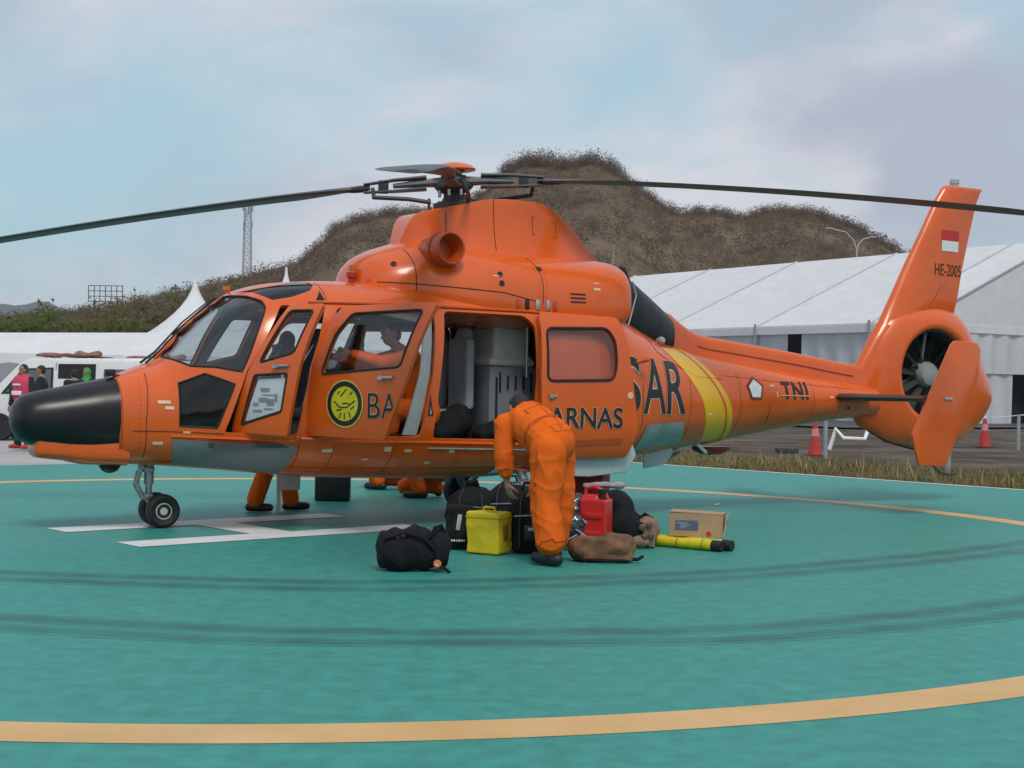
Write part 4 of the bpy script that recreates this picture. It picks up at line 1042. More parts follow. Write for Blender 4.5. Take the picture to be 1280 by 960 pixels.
# ---------------------------------------------------------------- ground, pad and markings
def struct(o): o['kind'] = 'structure'; return o
def sheet(name, poly, z, m, parent=None):
    bm = bmesh.new(); bm.faces.new([bm.verts.new((x, y, z)) for x, y in poly]); bmesh.ops.recalc_face_normals(bm, faces=bm.faces)
    for f in bm.faces:
        if f.normal.z < 0: f.normal_flip()
    me = bpy.data.meshes.new(name); bm.to_mesh(me); bm.free(); me.materials.append(m)
    o = bpy.data.objects.new(name, me); COL.objects.link(o)
    if parent is not None: o.parent = parent
    return o
EARTH = mat('dry_earth', (.13, .10, .075), .95, var=.3, vscale=.02, bump=.4, bscale=2, color2=(.16, .14, .085), detail=8)
CONC = mat('apron_concrete', (.40, .385, .375), .85, var=.12, vscale=.35, bump=.15, bscale=12, detail=8)
GRAVEL = mat('dark_gravel', (.088, .070, .057), .98, var=.4, vscale=.5, bump=1.0, bscale=9, detail=10, color2=(.17, .138, .11), spec=.05, grime=((.055, .043, .036), 2.5, .5, .7, .7))
VERGE = mat('verge_soil', (.10, .085, .055), .95, var=.3, vscale=1.5, bump=.6, bscale=12, color2=(.14, .12, .07))
struct(sheet('ground', [(-3600, -200), (3600, -200), (3600, 4000), (-3600, 4000)], -.12, EARTH))
PA, PN, PC = np.array([.749, .663]), np.array([-.663, .749]), np.array([-1.70, 13.12])
def pp(a, n): return tuple(PC + PA*a + PN*n)
# pad paint: teal coat with mottling, streaks and faint scuffing
PAD = mat('teal_pad_paint', (.036, .248, .212), .50, var=.09, vscale=8.0, bump=.14, bscale=90, detail=10, color2=(.048, .306, .262), lo=.34, hi=.66, rvar=.05,
          grime=((.020, .175, .160), 1.4, .50, .78, .32), spec=.25)
struct(sheet('concrete_apron', [pp(-40, 11.0), pp(14.0, 11.0), pp(14.0, 60), pp(-40, 60)], -.04, CONC))
struct(sheet('gravel_yard', [pp(12.0, 120), pp(12.0, -90), pp(130, -90), pp(130, 120)], -.05, GRAVEL))
struct(sheet('grass_verge', [pp(12.0, 11.2), pp(12.0, -30), pp(15.2, -30), pp(15.2, 11.2)], -.03, VERGE))
pb = MB()
pbm = bmesh.new(); pf = pbm.faces.new([pbm.verts.new((*pp(a, n), 0.0)) for a, n in ((-12, -12), (12.1, -12), (12.1, 11.05), (-12, 11.05))])
r_ = bmesh.ops.extrude_face_region(pbm, geom=[pf])
for v in r_['geom']:
    if isinstance(v, bmesh.types.BMVert): v.co.z -= .10
pad = struct(bm_obj('helipad', pbm, PAD, None, None))
def ribbon(name, pts, wd, z, m, parent, closed=False):
    P = np.array(pts, float); n = len(P); V = []; F = []
    for i in range(n):
        t = (P[(i+1) % n]-P[i-1]) if closed else (P[min(i+1, n-1)]-P[max(i-1, 0)])
        t = t/np.linalg.norm(t); s = np.array([-t[1], t[0]])*wd/2
        V += [(*(P[i]-s), z), (*(P[i]+s), z)]
    for i in range(n if closed else n-1):
        j = (i+1) % n; F.append((2*i, 2*j, 2*j+1, 2*i+1))
    o = mesh_obj(name, V, F, m, parent, None)
    bm = bmesh.new(); bm.from_mesh(o.data)
    for f in bm.faces:
        if f.normal.z < 0: f.normal_flip()
    bm.to_mesh(o.data); bm.free()
    return o
RINGP = mat('faded_yellow_marking', (.66, .39, .15), .6, var=.08, vscale=1.5, color2=(.68, .43, .19), detail=8, grime=((.30, .26, .15), 2.0, .58, .85, .4))
WHITEM = mat('white_marking', (.72, .72, .71), .55, var=.06, vscale=2.0, detail=8, grime=((.48, .40, .36), 1.6, .52, .8, .5))
ribbon('yellow_circle_marking', [(PC[0]+7.53*math.cos(t), PC[1]+7.53*math.sin(t)) for t in np.linspace(0, 2*math.pi, 240, endpoint=False)], .31, .002, RINGP, pad, True)
HC = np.array([-2.47, 13.49])
def hp_(a, n): return tuple(HC + PA*a + PN*n)
hb = bmesh.new()
hb.faces.new([hb.verts.new((*hp_(a, n), .004)) for a, n in ((-1.5, -.90), (1.5, -.90), (1.5, -.48), (.21, -.48), (.21, .48), (1.5, .48), (1.5, .90), (-1.5, .90), (-1.5, .48), (-.21, .48), (-.21, -.48), (-1.5, -.48))])
bm_obj('letter_h_marking', hb, WHITEM, pad, None)
for a, b in ((10.2, -1.6), (-2.4, -6.4), (-8.2, -13.5)):
    ribbon('white_edge_line', [pp(12.0, a), pp(12.0, b)], .13, .004, WHITEM, pad)
TYRE = mat('tyre_mark', (.015, .150, .134), .55, var=.12, vscale=2.5, detail=9, color2=(.026, .225, .196), lo=.4, hi=.75)
TYREL = mat('faint_tyre_smear', (.022, .200, .172), .55, var=.10, vscale=2.5, detail=9, color2=(.036, .258, .218), lo=.4, hi=.7)
def tyre(pts, off):
    P = np.array(pts); t = np.linspace(0, len(P)-1, 60)
    f0 = pchip(range(len(P)), P[:, 0]); f1 = pchip(range(len(P)), P[:, 1]); Q = np.stack([f0(t), f1(t)], 1)
    tan = np.gradient(Q, axis=0); tan /= np.linalg.norm(tan, axis=1)[:, None]; Q = Q + np.stack([-tan[:, 1], tan[:, 0]], 1)*off
    ribbon('tyre_mark', Q, .27, .0010, TYREL, pad); ribbon('tyre_mark', Q, .13, .0020, TYRE, pad)
T1 = [(-6.5, 10.75), (-3.53, 10.02), (-1.3, 9.80), (.95, 10.45), (2.7, 11.5), (4.7, 13.2), (6.6, 15.4)]
T2 = [(-5.5, 9.0), (-2.85, 8.1), (-1.05, 7.83), (.9, 8.05), (2.4, 8.75), (3.5, 9.55), (5.2, 11.2)]
for T in (T1, T2):
    for off in (.16, -.17): tyre(T, off)

# dry grass on the verge
def grass(name, n, a0, a1, n0, n1, hmin, hmax, m, seed):
    r = np.random.default_rng(seed)
    a = a0 + (a1-a0)*r.random(n)**1.3; nn = n0 + (n1-n0)*r.random(n)
    clump = vnoise(np.stack([a*1.2, nn*1.2, 0*a], 1), 2.2, seed); keep = clump + r.normal(0, .5, n) > -.35; a, nn, clump = a[keep], nn[keep], clump[keep]; n = len(a)
    P = PC + a[:, None]*PA + nn[:, None]*PN
    h = (hmin+(hmax-hmin)*r.random(n))*(1+.35*clump); th = r.random(n)*6.28; w = .006+.008*r.random(n); lean = r.normal(0, .35, (n, 2))*h[:, None]
    d = np.stack([np.cos(th), np.sin(th)], 1)*w[:, None]
    V = np.zeros((n, 5, 3)); V[:, 0, :2] = P-d; V[:, 1, :2] = P+d; V[:, 2, :2] = P+lean*.4+d*.7; V[:, 3, :2] = P+lean*.4-d*.7; V[:, 4, :2] = P+lean
    V[:, :2, 2] = -.03; V[:, 2:4, 2] = (h*.6)[:, None]-.03; V[:, 4, 2] = h-.03
    b = np.arange(n)*5
    F = [(i, i+1, i+2, i+3) for i in b] + [(i+3, i+2, i+4) for i in b]
    o = mesh_obj(name, V.reshape(-1, 3), F, m, None, None)
    return o
STRAW = mat('dry_straw_grass', (.30, .225, .105), .9, var=.25, vscale=.8, color2=(.17, .175, .065), spec=.2, lo=.42, hi=.62)
g = grass('dry_grass', 21000, 12.15, 15.9, -16, 10.6, .04, .17, STRAW, 3)
g2 = grass('tall_dry_grass', 1300, 12.5, 15.6, -16, 10.4, .10, .28, mat('pale_straw', (.36, .28, .15), .9, var=.2, vscale=.8, spec=.1), 9); tag(g2, 'scattered taller pale straw stalks standing in the grass strip', 'grass', kind='stuff')
tag(g, 'dry straw coloured grass strip along the far edge of the green pad', 'grass', kind='stuff')

# ---------------------------------------------------------------- tents
TENT = translucent('white_tent_fabric', (.83, .83, .84), .25)
TENTW = translucent('tent_curtain_fabric', (.78, .79, .82), .3)
GREYTRIM = mat('grey_seam_tape', (.45, .46, .50), .7)
def quad_grid(p00, p10, p11, p01, nu, nv, disp=None):
    p00, p10, p11, p01 = map(np.array, (p00, p10, p11, p01)); V = []; F = []
    for j in range(nv+1):
        for i in range(nu+1):
            s, t = i/nu, j/nv; p = p00*(1-s)*(1-t) + p10*s*(1-t) + p11*s*t + p01*(1-s)*t
            if disp is not None: p = p + np.array(disp(s, t))
            V.append(p)
    for j in range(nv):
        for i in range(nu): F.append((j*(nu+1)+i, j*(nu+1)+i+1, (j+1)*(nu+1)+i+1, (j+1)*(nu+1)+i))
    return V, F
TC0 = np.array([18.2, 65.0]); TD1 = np.array([-.552, .834]); TD2 = np.array([.834, .552])
def tp(t, s, z): return np.array([*(TC0 + TD1*t + TD2*s), z])
TE, TR_, TW_ = 4.62, 8.95, 10.0
tent = thing('marquee_tent', 'huge white marquee tent behind the helicopter tail with curtain walls', 'tent', (float(TC0[0]), float(TC0[1]), 0))
def tl(p): return np.array(p) - np.array([TC0[0], TC0[1], 0])
bays = [0, 2.8, 10.4, 18.0, 25.6, 33.2]
for i in range(len(bays)-1):
    a, b = bays[i], bays[i+1]
    for (s0, s1) in ((-.25, TW_), (2*TW_+.25, TW_)):
        V, F = quad_grid(tl(tp(a, s0, TE-.08)), tl(tp(b, s0, TE-.08)), tl(tp(b, s1, TR_)), tl(tp(a, s1, TR_)), 8, 8, lambda s, t: (0, 0, -.16*math.sin(math.pi*s)*math.sin(math.pi*min(1, t+.05))))
        mesh_obj('roof_panel', V, F, TENT, tent, 60)
    V, F = quad_grid(tl(tp(a, -.27, TE-.45)), tl(tp(b, -.27, TE-.45)), tl(tp(b, -.27, TE-.02)), tl(tp(a, -.27, TE-.02)), 10, 1)
    mesh_obj('valance', V, F, TENT, tent, 60)
    q = 1.5*math.pi*(b-a)
    lo = .0 if i != 2 else .0
    # curtains: pleated; one bay is drawn aside and shows a dark sheet coloured as the unlit inside
    segs = [(a, b)] if i != 1 else [(a, a+4.55), (a+5.55, b)]
    for (c, d) in segs:
        V, F = quad_grid(tl(tp(c, 0, -.12)), tl(tp(d, 0, -.12)), tl(tp(d, 0, TE-.3)), tl(tp(c, 0, TE-.3)), int((d-c)*10), 6,
                         lambda s, t, L_=(d-c): (*(TD2*(.10*math.sin(s*L_*5.2+.8*math.sin(s*L_*1.7))*(1-.6*t))), 0) if not (i == 1) else (*(TD2*(.10*math.sin(s*L_*5.2)*(1-.6*t)) + TD1*((.9 if s > .9 else 0)*0)), 0))
        mesh_obj('curtain', V, F, TENTW, tent, 60)
    MB().box(tl(tp(b, -.29, TE-.35)), (.10, .10, .9)).box(tl(tp(b, -.1, TE/2)), (.10, .10, TE)).build('post', STEEL, tent)
    sm_ = MB().tube([tl(tp(b, -.25, TE-.06)), tl(tp(b, TW_, TR_+.03))], .055, 6).build('roof_seam', GREYTRIM, tent)
MB().tube([tl(tp(0, -.25, TE-.06)), tl(tp(0, TW_, TR_+.03)), tl(tp(0, 2*TW_, TE-.06))], .05, 6).build('roof_seam', GREYTRIM, tent)
gb = MB()
gb.add([tl(tp(-.05, 0, TE-.1)), tl(tp(-.05, 2*TW_, TE-.1)), tl(tp(-.05, TW_, TR_-.1))], [(0, 1, 2)]); gb.build('gable_panel', TENT, tent, None)
V, F = quad_grid(tl(tp(-.08, -.2, TE-.42)), tl(tp(-.08, 2*TW_, TE-.42)), tl(tp(-.08, 2*TW_, TE-.05)), tl(tp(-.08, -.2, TE-.05)), 10, 1); mesh_obj('valance', V, F, TENT, tent, 60)
for (c, d, z0, z1) in ((0, 7.6, 2.35, TE-.3), (7.6, 20, 2.35, TE-.3), (0, 6.6, -.12, 2.5), (8.3, 12.5, -.12, 2.5), (12.5, 20, -.12, 2.5)):
    V, F = quad_grid(tl(tp(-.0 if z0 > 1 else .1, c, z0)), tl(tp(-.0 if z0 > 1 else .1, d, z0)), tl(tp(-.0 if z0 > 1 else .1, d, z1)), tl(tp(-.0 if z0 > 1 else .1, c, z1)), int((d-c)*9), 5,
                     lambda s, t, L_=(d-c): (*(TD1*(.09*math.sin(s*L_*5+.9*math.sin(s*L_*1.3))*(1-.5*t))), 0))
    mesh_obj('curtain', V, F, TENTW, tent, 60)
MB().box(tl(tp(15, 10, .02)), (40, 40, .02), Quaternion((0, 0, 1), math.atan2(.552, .834)).to_matrix()).build('tent_floor', DARKGREY, tent)
V, F = quad_grid(tl(tp(0.6, 1.2, 0)), tl(tp(33, 1.2, 0)), tl(tp(33, 1.2, 4.3)), tl(tp(.6, 1.2, 4.3)), 1, 1); mesh_obj('shade_sheet', V, F, mat('painted_tent_shade', (.03, .03, .035), .9), tent, None)  # dark sheet behind the curtain gap, the tent's inner shade put in as colour
V, F = quad_grid(tl(tp(1.2, .6, 0)), tl(tp(1.2, 19.5, 0)), tl(tp(1.2, 19.5, 4.3)), tl(tp(1.2, .6, 4.3)), 1, 1); mesh_obj('shade_sheet', V, F, MATS['painted_tent_shade'], tent, None)  # same painted shade behind the openings of the end wall

def pagoda(x, y, hw, eave, apex, label):
    t = thing('pagoda_tent', label, 'tent', (x, y, 0), R(12), 'white peaked tents behind the helicopter')
    n = 10; V = []; F = []
    for k in range(n+1):
        s = k/n; r = hw*(1-s)**1.9 + .03*(s); z = eave + (apex-eave)*s
        ring = []
        for q in range(16):
            a = 2*math.pi*(q+.5)/16; m_ = max(abs(math.cos(a)), abs(math.sin(a))); sq = (1/m_)*(1-s)+1*s
            ring.append((r*math.cos(a)*sq, r*math.sin(a)*sq, z))
        V += ring
    for i in range(n):
        for q in range(16): F.append((i*16+q, i*16+(q+1) % 16, (i+1)*16+(q+1) % 16, (i+1)*16+q))
    F.append(tuple(n*16+q for q in range(16)))
    mesh_obj('canopy', V, F, TENT, t, 45)
    for sx in (-1, 1):
        for sy in (-1, 1): MB().box((sx*hw*.97, sy*hw*.97, eave/2), (.08, .08, eave)).build('pole', STEEL, t)
    for (ax_, ay) in ((1, 0), (-1, 0), (0, 1)):
        b = MB(); 
        if ax_: b.box((ax_*hw, 0, eave/2), (.03, 2*hw, eave))
        else: b.box((0, ay*hw, eave/2), (2*hw, .03, eave))
        b.build('side_wall', TENTW, t)
    b = MB()
    for a_ in (-1, 1): b.box((a_*hw, 0, eave-.1), (.04, 2*hw+.04, .32)); b.box((0, a_*hw, eave-.1), (2*hw-.05, .04, .32))
    b.build('valance', TENT, t)
    return t
pagoda(-10.5, 48, 2.5, 2.30, 4.80, 'white peaked tent whose tip rises left of the windscreen')
pagoda(-8.6, 55, 2.8, 2.6, 5.72, 'white peaked tent, only its small tip shows above the cockpit roof')
bt = thing('frame_tent', 'white tent seen through the helicopter cabin windows', 'tent', (-6.5, 64, 0))
for i in range(4):
    x0, x1 = -6.6+i*3.9, -6.6+(i+1)*3.9
    for (y0, y1) in ((-4, 0), (4, 0)):
        V, F = quad_grid((x0, y0, 3.0), (x1, y0, 3.0), (x1, y1, 4.55), (x0, y1, 4.55), 6, 5, lambda s, t: (0, 0, -.12*math.sin(math.pi*s)*math.sin(math.pi*t))); mesh_obj('roof_panel', V, F, TENT, bt, 60)
    V, F = quad_grid((x0, -3.9, -.1), (x1, -3.9, -.1), (x1, -3.9, 3.05), (x0, -3.9, 3.05), 20, 3, lambda s, t: (0, .06*math.sin(s*30), 0)); mesh_obj('curtain', V, F, TENTW, bt, 60)
    MB().box((x1, -3.95, 1.5), (.08, .08, 3.0)).build('post', STEEL, bt)
pagoda(-3.6, 55, 2.8, 2.5, 4.6, 'white peaked tent seen through the middle of the helicopter')
lt = thing('long_tent', 'long low white tent roof behind the parked vans at far left', 'tent', (-18, 42, 0))
for i in range(7):
    x0, x1 = -9+i*2.9, -9+(i+1)*2.9
    for (y0, y1) in ((-1.6, .9), (3.4, .9)):
        V, F = quad_grid((x0, y0, 2.02), (x1, y0, 2.02), (x1, y1, 2.52+.05*i), (x0, y1, 2.52+.05*max(0, i-1)), 6, 5, lambda s, t: (0, 0, -.10*math.sin(math.pi*s)*math.sin(math.pi*t)))
        mesh_obj('roof_panel', V, F, TENT, lt, 60)
    V, F = quad_grid((x0, 3.4, 0), (x1, 3.4, 0), (x1, 3.4, 2.1), (x0, 3.4, 2.1), 12, 2, lambda s, t: (0, .05*math.sin(s*18), 0)); mesh_obj('curtain', V, F, TENTW, lt, 60)
    MB().box((x0, -1.55, 1.0), (.07, .07, 2.0)).build('pole', STEEL, lt)
    V, F = quad_grid((x0, -1.61, 1.78), (x1, -1.61, 1.78), (x1, -1.61, 2.04), (x0, -1.61, 2.04), 8, 1, lambda s, t: (0, 0, .05*abs(math.sin(s*12.6))*(1-t)*-1)); mesh_obj('valance', V, F, TENT, lt, 60)

# ---------------------------------------------------------------- hills
F_PX = 1820.0
def yhor(x): return 483 + (x-640)*.018
prof = [(-500, 395), (-200, 392), (0, 392), (60, 388), (120, 378), (180, 366), (240, 352), (300, 338), (350, 325), (375, 319), (392, 302), (420, 277), (450, 266), (500, 257), (545, 255), (585, 243), (612, 222), (632, 203), (660, 196), (700, 200), (735, 195), (765, 205), (785, 222),
        (810, 240), (850, 260), (880, 257), (925, 264), (955, 255), (1000, 258), (1040, 268), (1070, 280), (1100, 296), (1130, 314), (1160, 335), (1200, 360), (1280, 392), (1500, 420), (1800, 440)]
prf = pchip([p[0] for p in prof], [p[1]+8 for p in prof])
DR = 380.0
def hill_z(X, Y):
    px = 640 + F_PX*X/np.maximum(Y, 1); y = prf(px); zr = CAM_H + (yhor(px)-y)*DR/F_PX
    d = Y; s = np.clip((d-120)/(DR-120), 0, 1); up_ = s**1.5*(1.0)
    bump = vnoise(np.stack([X, Y, 0*X], -1).reshape(-1, 3)*np.array([1, .6, 1]), .045, 11).reshape(np.shape(X))*2.2*s*(1-s)*4
    z = (zr+.12)*up_ - .12 + bump*np.clip(zr/30, 0, 1)
    back = np.clip((d-DR)/250, 0, 1); z = np.where(d > DR, z*(1-back**1.2), z)
    return np.maximum(z, -.3)
gx = np.linspace(-600, 1900, 190); gd = np.concatenate([np.linspace(120, DR, 70), np.linspace(DR+8, DR+260, 14)])
V = []; F = []
for d in gd:
    X = (gx-640)/F_PX*d; Y = np.full_like(X, d); Z = hill_z(X, Y); V += list(zip(X, Y, Z))
ng = len(gx)
for j in range(len(gd)-1):
    for i in range(ng-1): F.append((j*ng+i, j*ng+i+1, (j+1)*ng+i+1, (j+1)*ng+i))
HILLM = mat('dry_hillside', (.135, .096, .070), .98, var=.25, vscale=.05, bump=.8, bscale=.5, detail=10, color2=(.19, .136, .092), spec=.05)
hill = struct(mesh_obj('hill', V, F, HILLM, None, 60))
# scrub: thousands of twiggy clumps, one mass
def clumps(name, C, rad, nleaf, m, seed, leaf=.16, flat=.8):
    """C: centres (n,3); rad (n,); each clump is nleaf small triangles through an uneven ball"""
    r = np.random.default_rng(seed); n = len(C)
    d = r.normal(size=(n, nleaf, 3)); d /= np.linalg.norm(d, axis=2, keepdims=True); rr = r.random((n, nleaf, 1))**.45
    P = C[:, None] + d*rr*rad[:, None, None]*np.array([1, 1, flat])
    s = leaf*rad[:, None, None]*(.6+.9*r.random((n, nleaf, 1)))
    a = r.normal(size=(n, nleaf, 3)); b = r.normal(size=(n, nleaf, 3)); a /= np.linalg.norm(a, axis=2, keepdims=True); b /= np.linalg.norm(b, axis=2, keepdims=True)
    V = np.stack([P-a*s, P+a*s*.6+b*s*.4, P+b*s*1.1], 2)
    gn_ = np.cross(V[:, :, 1]-V[:, :, 0], V[:, :, 2]-V[:, :, 0]); od = d + np.array([0, 0, .8]); fl_ = (gn_*od).sum(2) < 0
    V[fl_] = V[fl_][:, ::-1]                                   # every leaf faces out of its clump
    NV_ = od*.75 + r.normal(0, .13, od.shape); NV_ /= np.linalg.norm(NV_, axis=2, keepdims=True); NV_ = np.repeat(NV_[:, :, None], 3, 2).reshape(-1, 3)
    V = V.reshape(-1, 3)
    k = len(V)//3
    me = bpy.data.meshes.new(name); me.vertices.add(len(V)); me.vertices.foreach_set('co', V.ravel())
    me.loops.add(3*k); me.loops.foreach_set('vertex_index', np.arange(3*k)); me.polygons.add(k); me.polygons.foreach_set('loop_start', np.arange(k)*3); me.polygons.foreach_set('loop_total', np.full(k, 3))
    me.update(calc_edges=True); me.materials.append(m)
    me.polygons.foreach_set('use_smooth', np.ones(k, bool)); me.normals_split_custom_set_from_vertices(NV_.astype(np.float32))
    o = bpy.data.objects.new(name, me); COL.objects.link(o)
    return o
r = np.random.default_rng(21)
def scatter(n, x0, x1, d0, d1, r0, r1, seed, dens=None):
    q = np.random.default_rng(seed); px = x0+(x1-x0)*q.random(n); d = d0+(d1-d0)*q.random(n)**.8; X = (px-640)/F_PX*d
    rad = r0+(r1-r0)*q.random(n)**2; Z = hill_z(X, d)
    k = Z > .6
    if dens is not None: k &= vnoise(np.stack([X, d, 0*X], 1), dens, seed) + q.normal(0, .4, n) > -.3
    return np.stack([X, d, Z+rad*.45], 1)[k], rad[k]
SCRUB1 = mat('dry_brown_scrub', (.155, .110, .082), .95, var=.25, vscale=.035, color2=(.215, .155, .112), spec=.03)
SCRUB2 = mat('grey_olive_scrub', (.115, .105, .072), .95, var=.25, vscale=.06, color2=(.15, .135, .095), spec=.05)
see_through(SCRUB1, (.22, .155, .115)); see_through(SCRUB2, (.15, .14, .09))
C, rd = scatter(12000, -100, 1400, 135, 395, .9, 2.8, 31, .05)
o = clumps('dry_scrub', C, rd, 44, SCRUB1, 5, .13); tag(o, 'dry brown scrub covering the whole hillside behind the tents', 'scrub', kind='stuff')
C, rd = scatter(3200, -100, 1400, 150, 395, 1.0, 2.4, 33, .03)
o = clumps('olive_scrub', C, rd, 44, SCRUB2, 6, .13); tag(o, 'greyish olive bushes scattered among the brown scrub on the hill', 'scrub', kind='stuff')
C, rd = scatter(1300, 372, 1140, 371, 383, .8, 2.2, 35); C[:, 2] += .1
C2, rd2 = scatter(110, 625, 775, 374, 382, 1.6, 3.4, 36); C2[:, 2] += .2
o = clumps('ridge_trees', np.concatenate([C, C2]), np.concatenate([rd, rd2]), 150, SCRUB1, 7, .085, 1.0); tag(o, 'bare brownish trees crowding the skyline of the hill', 'trees', kind='stuff')
# far range at the left
fp = [(-400, 400), (-150, 388), (-40, 384), (20, 380), (38, 378), (60, 379), (78, 385), (110, 392), (170, 402), (260, 415), (420, 430)]
ff = pchip([p[0] for p in fp], [p[1] for p in fp]); V = []; F = []
xs = np.linspace(-400, 420, 60)
for j, (d, k) in enumerate(((2300, 0), (2700, .55), (3000, 1), (3600, .3))):
    for x in xs: V.append(((x-640)/F_PX*d, d, max(-1, (CAM_H+(yhor(x)-float(ff(x)))*3000/F_PX)*k + 4*math.sin(x*.11+j)*k)))
for j in range(3):
    for i in range(59): F.append((j*60+i, j*60+i+1, (j+1)*60+i+1, (j+1)*60+i))
struct(mesh_obj('far_mountain', V, F, mat('far_mountain_scrub', (.09, .10, .10), 1, var=.3, vscale=.004, detail=8, spec=.0), None, 60))

# ---------------------------------------------------------------- trees between the tents and the hill
BARK = mat('grey_bark', (.11, .085, .065), .9, var=.3, vscale=3, bump=.4, bscale=8)
LEAFS = [mat('green_leaves', (.13, .17, .055), .8, var=.3, vscale=.45, color2=(.21, .23, .09), spec=.1), mat('olive_leaves', (.17, .155, .075), .8, var=.35, vscale=.7, color2=(.25, .215, .12), spec=.1),
         mat('dry_leaves', (.25, .17, .10), .9, var=.3, vscale=.7, color2=(.31, .22, .145), spec=.05)]
for m_, c_ in zip(LEAFS, ((.17, .21, .07), (.21, .19, .10), (.28, .20, .12))): see_through(m_, c_)
def tree(x, y, h, w, kind, seed, label):
    q = random.Random(seed); t = thing('tree' if kind < 2 else 'bare_tree', label, 'tree', (x, y, 0), 0, 'trees at the foot of the hill')
    b = MB(); tips = []
    b.tube([(0, 0, -.1), (q.uniform(-.1, .1), 0, h*.2), (q.uniform(-.2, .2), 0, h*.42)], [h*.028, h*.022, h*.017], 8)
    nb = 7 if kind < 2 else 11
    for k in range(nb):
        a = q.uniform(0, 6.28); z0 = h*q.uniform(.22, .42); e = (math.cos(a)*w*q.uniform(.45, .85), math.sin(a)*w*q.uniform(.45, .85), h*q.uniform(.55, .93))
        m1 = (e[0]*.4, e[1]*.4, z0+(e[2]-z0)*.55)
        b.tube([(0, 0, z0), m1, e], [h*.012, h*.008, h*.003], 6); tips.append(e); tips.append(m1)
        for s in range(4 if kind == 2 else 2):
            f = (e[0]+q.uniform(-.3, .3)*w, e[1]+q.uniform(-.3, .3)*w, e[2]+q.uniform(-.05, .15)*h)
            mm = tuple((m1[i]+e[i])/2 for i in range(3)); b.tube([mm, f], [h*.005, h*.0015], 5); tips.append(f)
    b.build('trunk', BARK, t)
    C_ = np.array(tips); rd_ = np.array([w*q.uniform(.22, .42) for _ in tips])
    if kind < 2:
        ex = np.array([[q.gauss(0, .45)*w, q.gauss(0, .45)*w, h*q.uniform(.25, .85)] for _ in range(26)]); C_ = np.concatenate([C_, ex]); rd_ = np.concatenate([rd_, np.array([w*q.uniform(.2, .36) for _ in range(26)])])
    c = clumps('crown', C_, rd_, 80 if kind < 2 else 26, LEAFS[kind], seed, .20 if kind < 2 else .10, .85); c.parent = t
    return t
spec = [(8, 396, 78, 3.0, 0, 'low green tree at the extreme left edge behind the white tent roof'), (30, 404, 84, 3.2, 1, 'pale olive shrub-like tree second from the left edge'), (52, 392, 90, 3.6, 0, 'dense green tree behind the van roof'),
        (78, 398, 86, 3.0, 1, 'olive tree left of the steel billboard frame'), (98, 390, 95, 3.4, 0, 'dark green tree directly under the billboard frame'), (130, 372, 92, 3.2, 2, 'bare brown spreading tree in front of the billboard frame'),
        (118, 400, 84, 2.6, 0, 'low green bushy tree left of the bare brown tree'), (153, 394, 86, 2.8, 1, 'olive tree right of the bare brown tree'), (166, 376, 110, 2.2, 0, 'slim tufted green tree right of the billboard frame'),
        (178, 392, 96, 3.2, 2, 'dry brown tree left of the white tent peak'), (200, 384, 98, 3.2, 1, 'olive tree half hidden by the white tent peak'), (222, 372, 105, 3.0, 2, 'dry tree behind the white tent peak'),
        (258, 366, 110, 3.6, 1, 'olive tree just right of the white tent peak'), (286, 360, 115, 3.4, 2, 'dry brown tree above the windscreen top'), (318, 352, 125, 3.4, 1, 'olive tree right of the lattice mast foot')]
for i, (px, py, d, w, k, lab) in enumerate(spec):
    h = CAM_H + (yhor(px)-py)*d/F_PX - .35
    tree((px-640)/F_PX*d, d, h, w, k, 100+i, lab)

# ---------------------------------------------------------------- lattice mast, billboard frame, street lamp
GALV = mat('galvanised_steel', (.33, .34, .36), .5, metal=.3, var=.15)
mx, md = (306-640)/F_PX*372, 372.0; mz0 = float(hill_z(np.array([mx]), np.array([md]))[0])-.5; mz1 = CAM_H+(yhor(306)-253)*md/F_PX
lm = thing('lattice_mast', 'grey steel lattice radio mast standing on the hill flank', 'mast', (mx, md, mz0)); hh = mz1-mz0; b = MB()
for sx in (-1, 1):
    for sy in (-1, 1): b.tube([(sx*1.05, sy*1.05, 0), (sx*.75, sy*.75, hh)], .10, 5)
b.build('leg_frame', GALV, lm); b = MB(); nz = 11
for k in range(nz):
    z0, z1 = hh*k/nz, hh*(k+1)/nz; r0, r1 = 1.05-.3*k/nz, 1.05-.3*(k+1)/nz
    for s in (-1, 1):
        b.tube([(-r0, s*r0, z0), (r1, s*r1, z1)], .05, 4); b.tube([(r0, s*r0, z0), (-r1, s*r1, z1)], .05, 4); b.tube([(s*r0, -r0, z0), (s*r1, r1, z1)], .05, 4); b.tube([(-r1, s*r1, z1), (r1, s*r1, z1)], .05, 4)
b.build('bracing', GALV, lm)
for k, (a, z) in enumerate(((0, .93), (1.57, .9), (3.14, .94), (4.7, .85), (.6, .72), (2.6, .70))):
    MB().box((1.2*math.cos(a), 1.2*math.sin(a), hh*z), (.35, .35, 1.9), Quaternion((0, 0, 1), a).to_matrix(), .05).build('antenna_panel', LTGREY, lm)
bd = 150.0; bx = (130-640)/F_PX*bd
bf = thing('billboard_frame', 'bare steel billboard frame above the trees at left', 'billboard frame', (bx, bd, 0)); zt = CAM_H+(yhor(130)-357)*bd/F_PX; zb = CAM_H+(yhor(130)-377)*bd/F_PX
RUST = mat('rusty_frame_steel', (.10, .075, .065), .8, var=.3)
for k in range(7): MB().box((-1.75+k*.58, 0, (zt+zb)/2), (.07, .07, zt-zb)).build('upright', RUST, bf)
for k in range(4): MB().box((0, .1, zb+(zt-zb)*k/3), (3.6, .07, .07)).build('cross_bar', RUST, bf)
for s in (-1.2, 1.2): MB().box((s, .2, zb/2), (.16, .16, zb)).build('post', RUST, bf)
ld = 110.0; lx = (1068-640)/F_PX*ld; zt = CAM_H+(yhor(1068)-312)*ld/F_PX
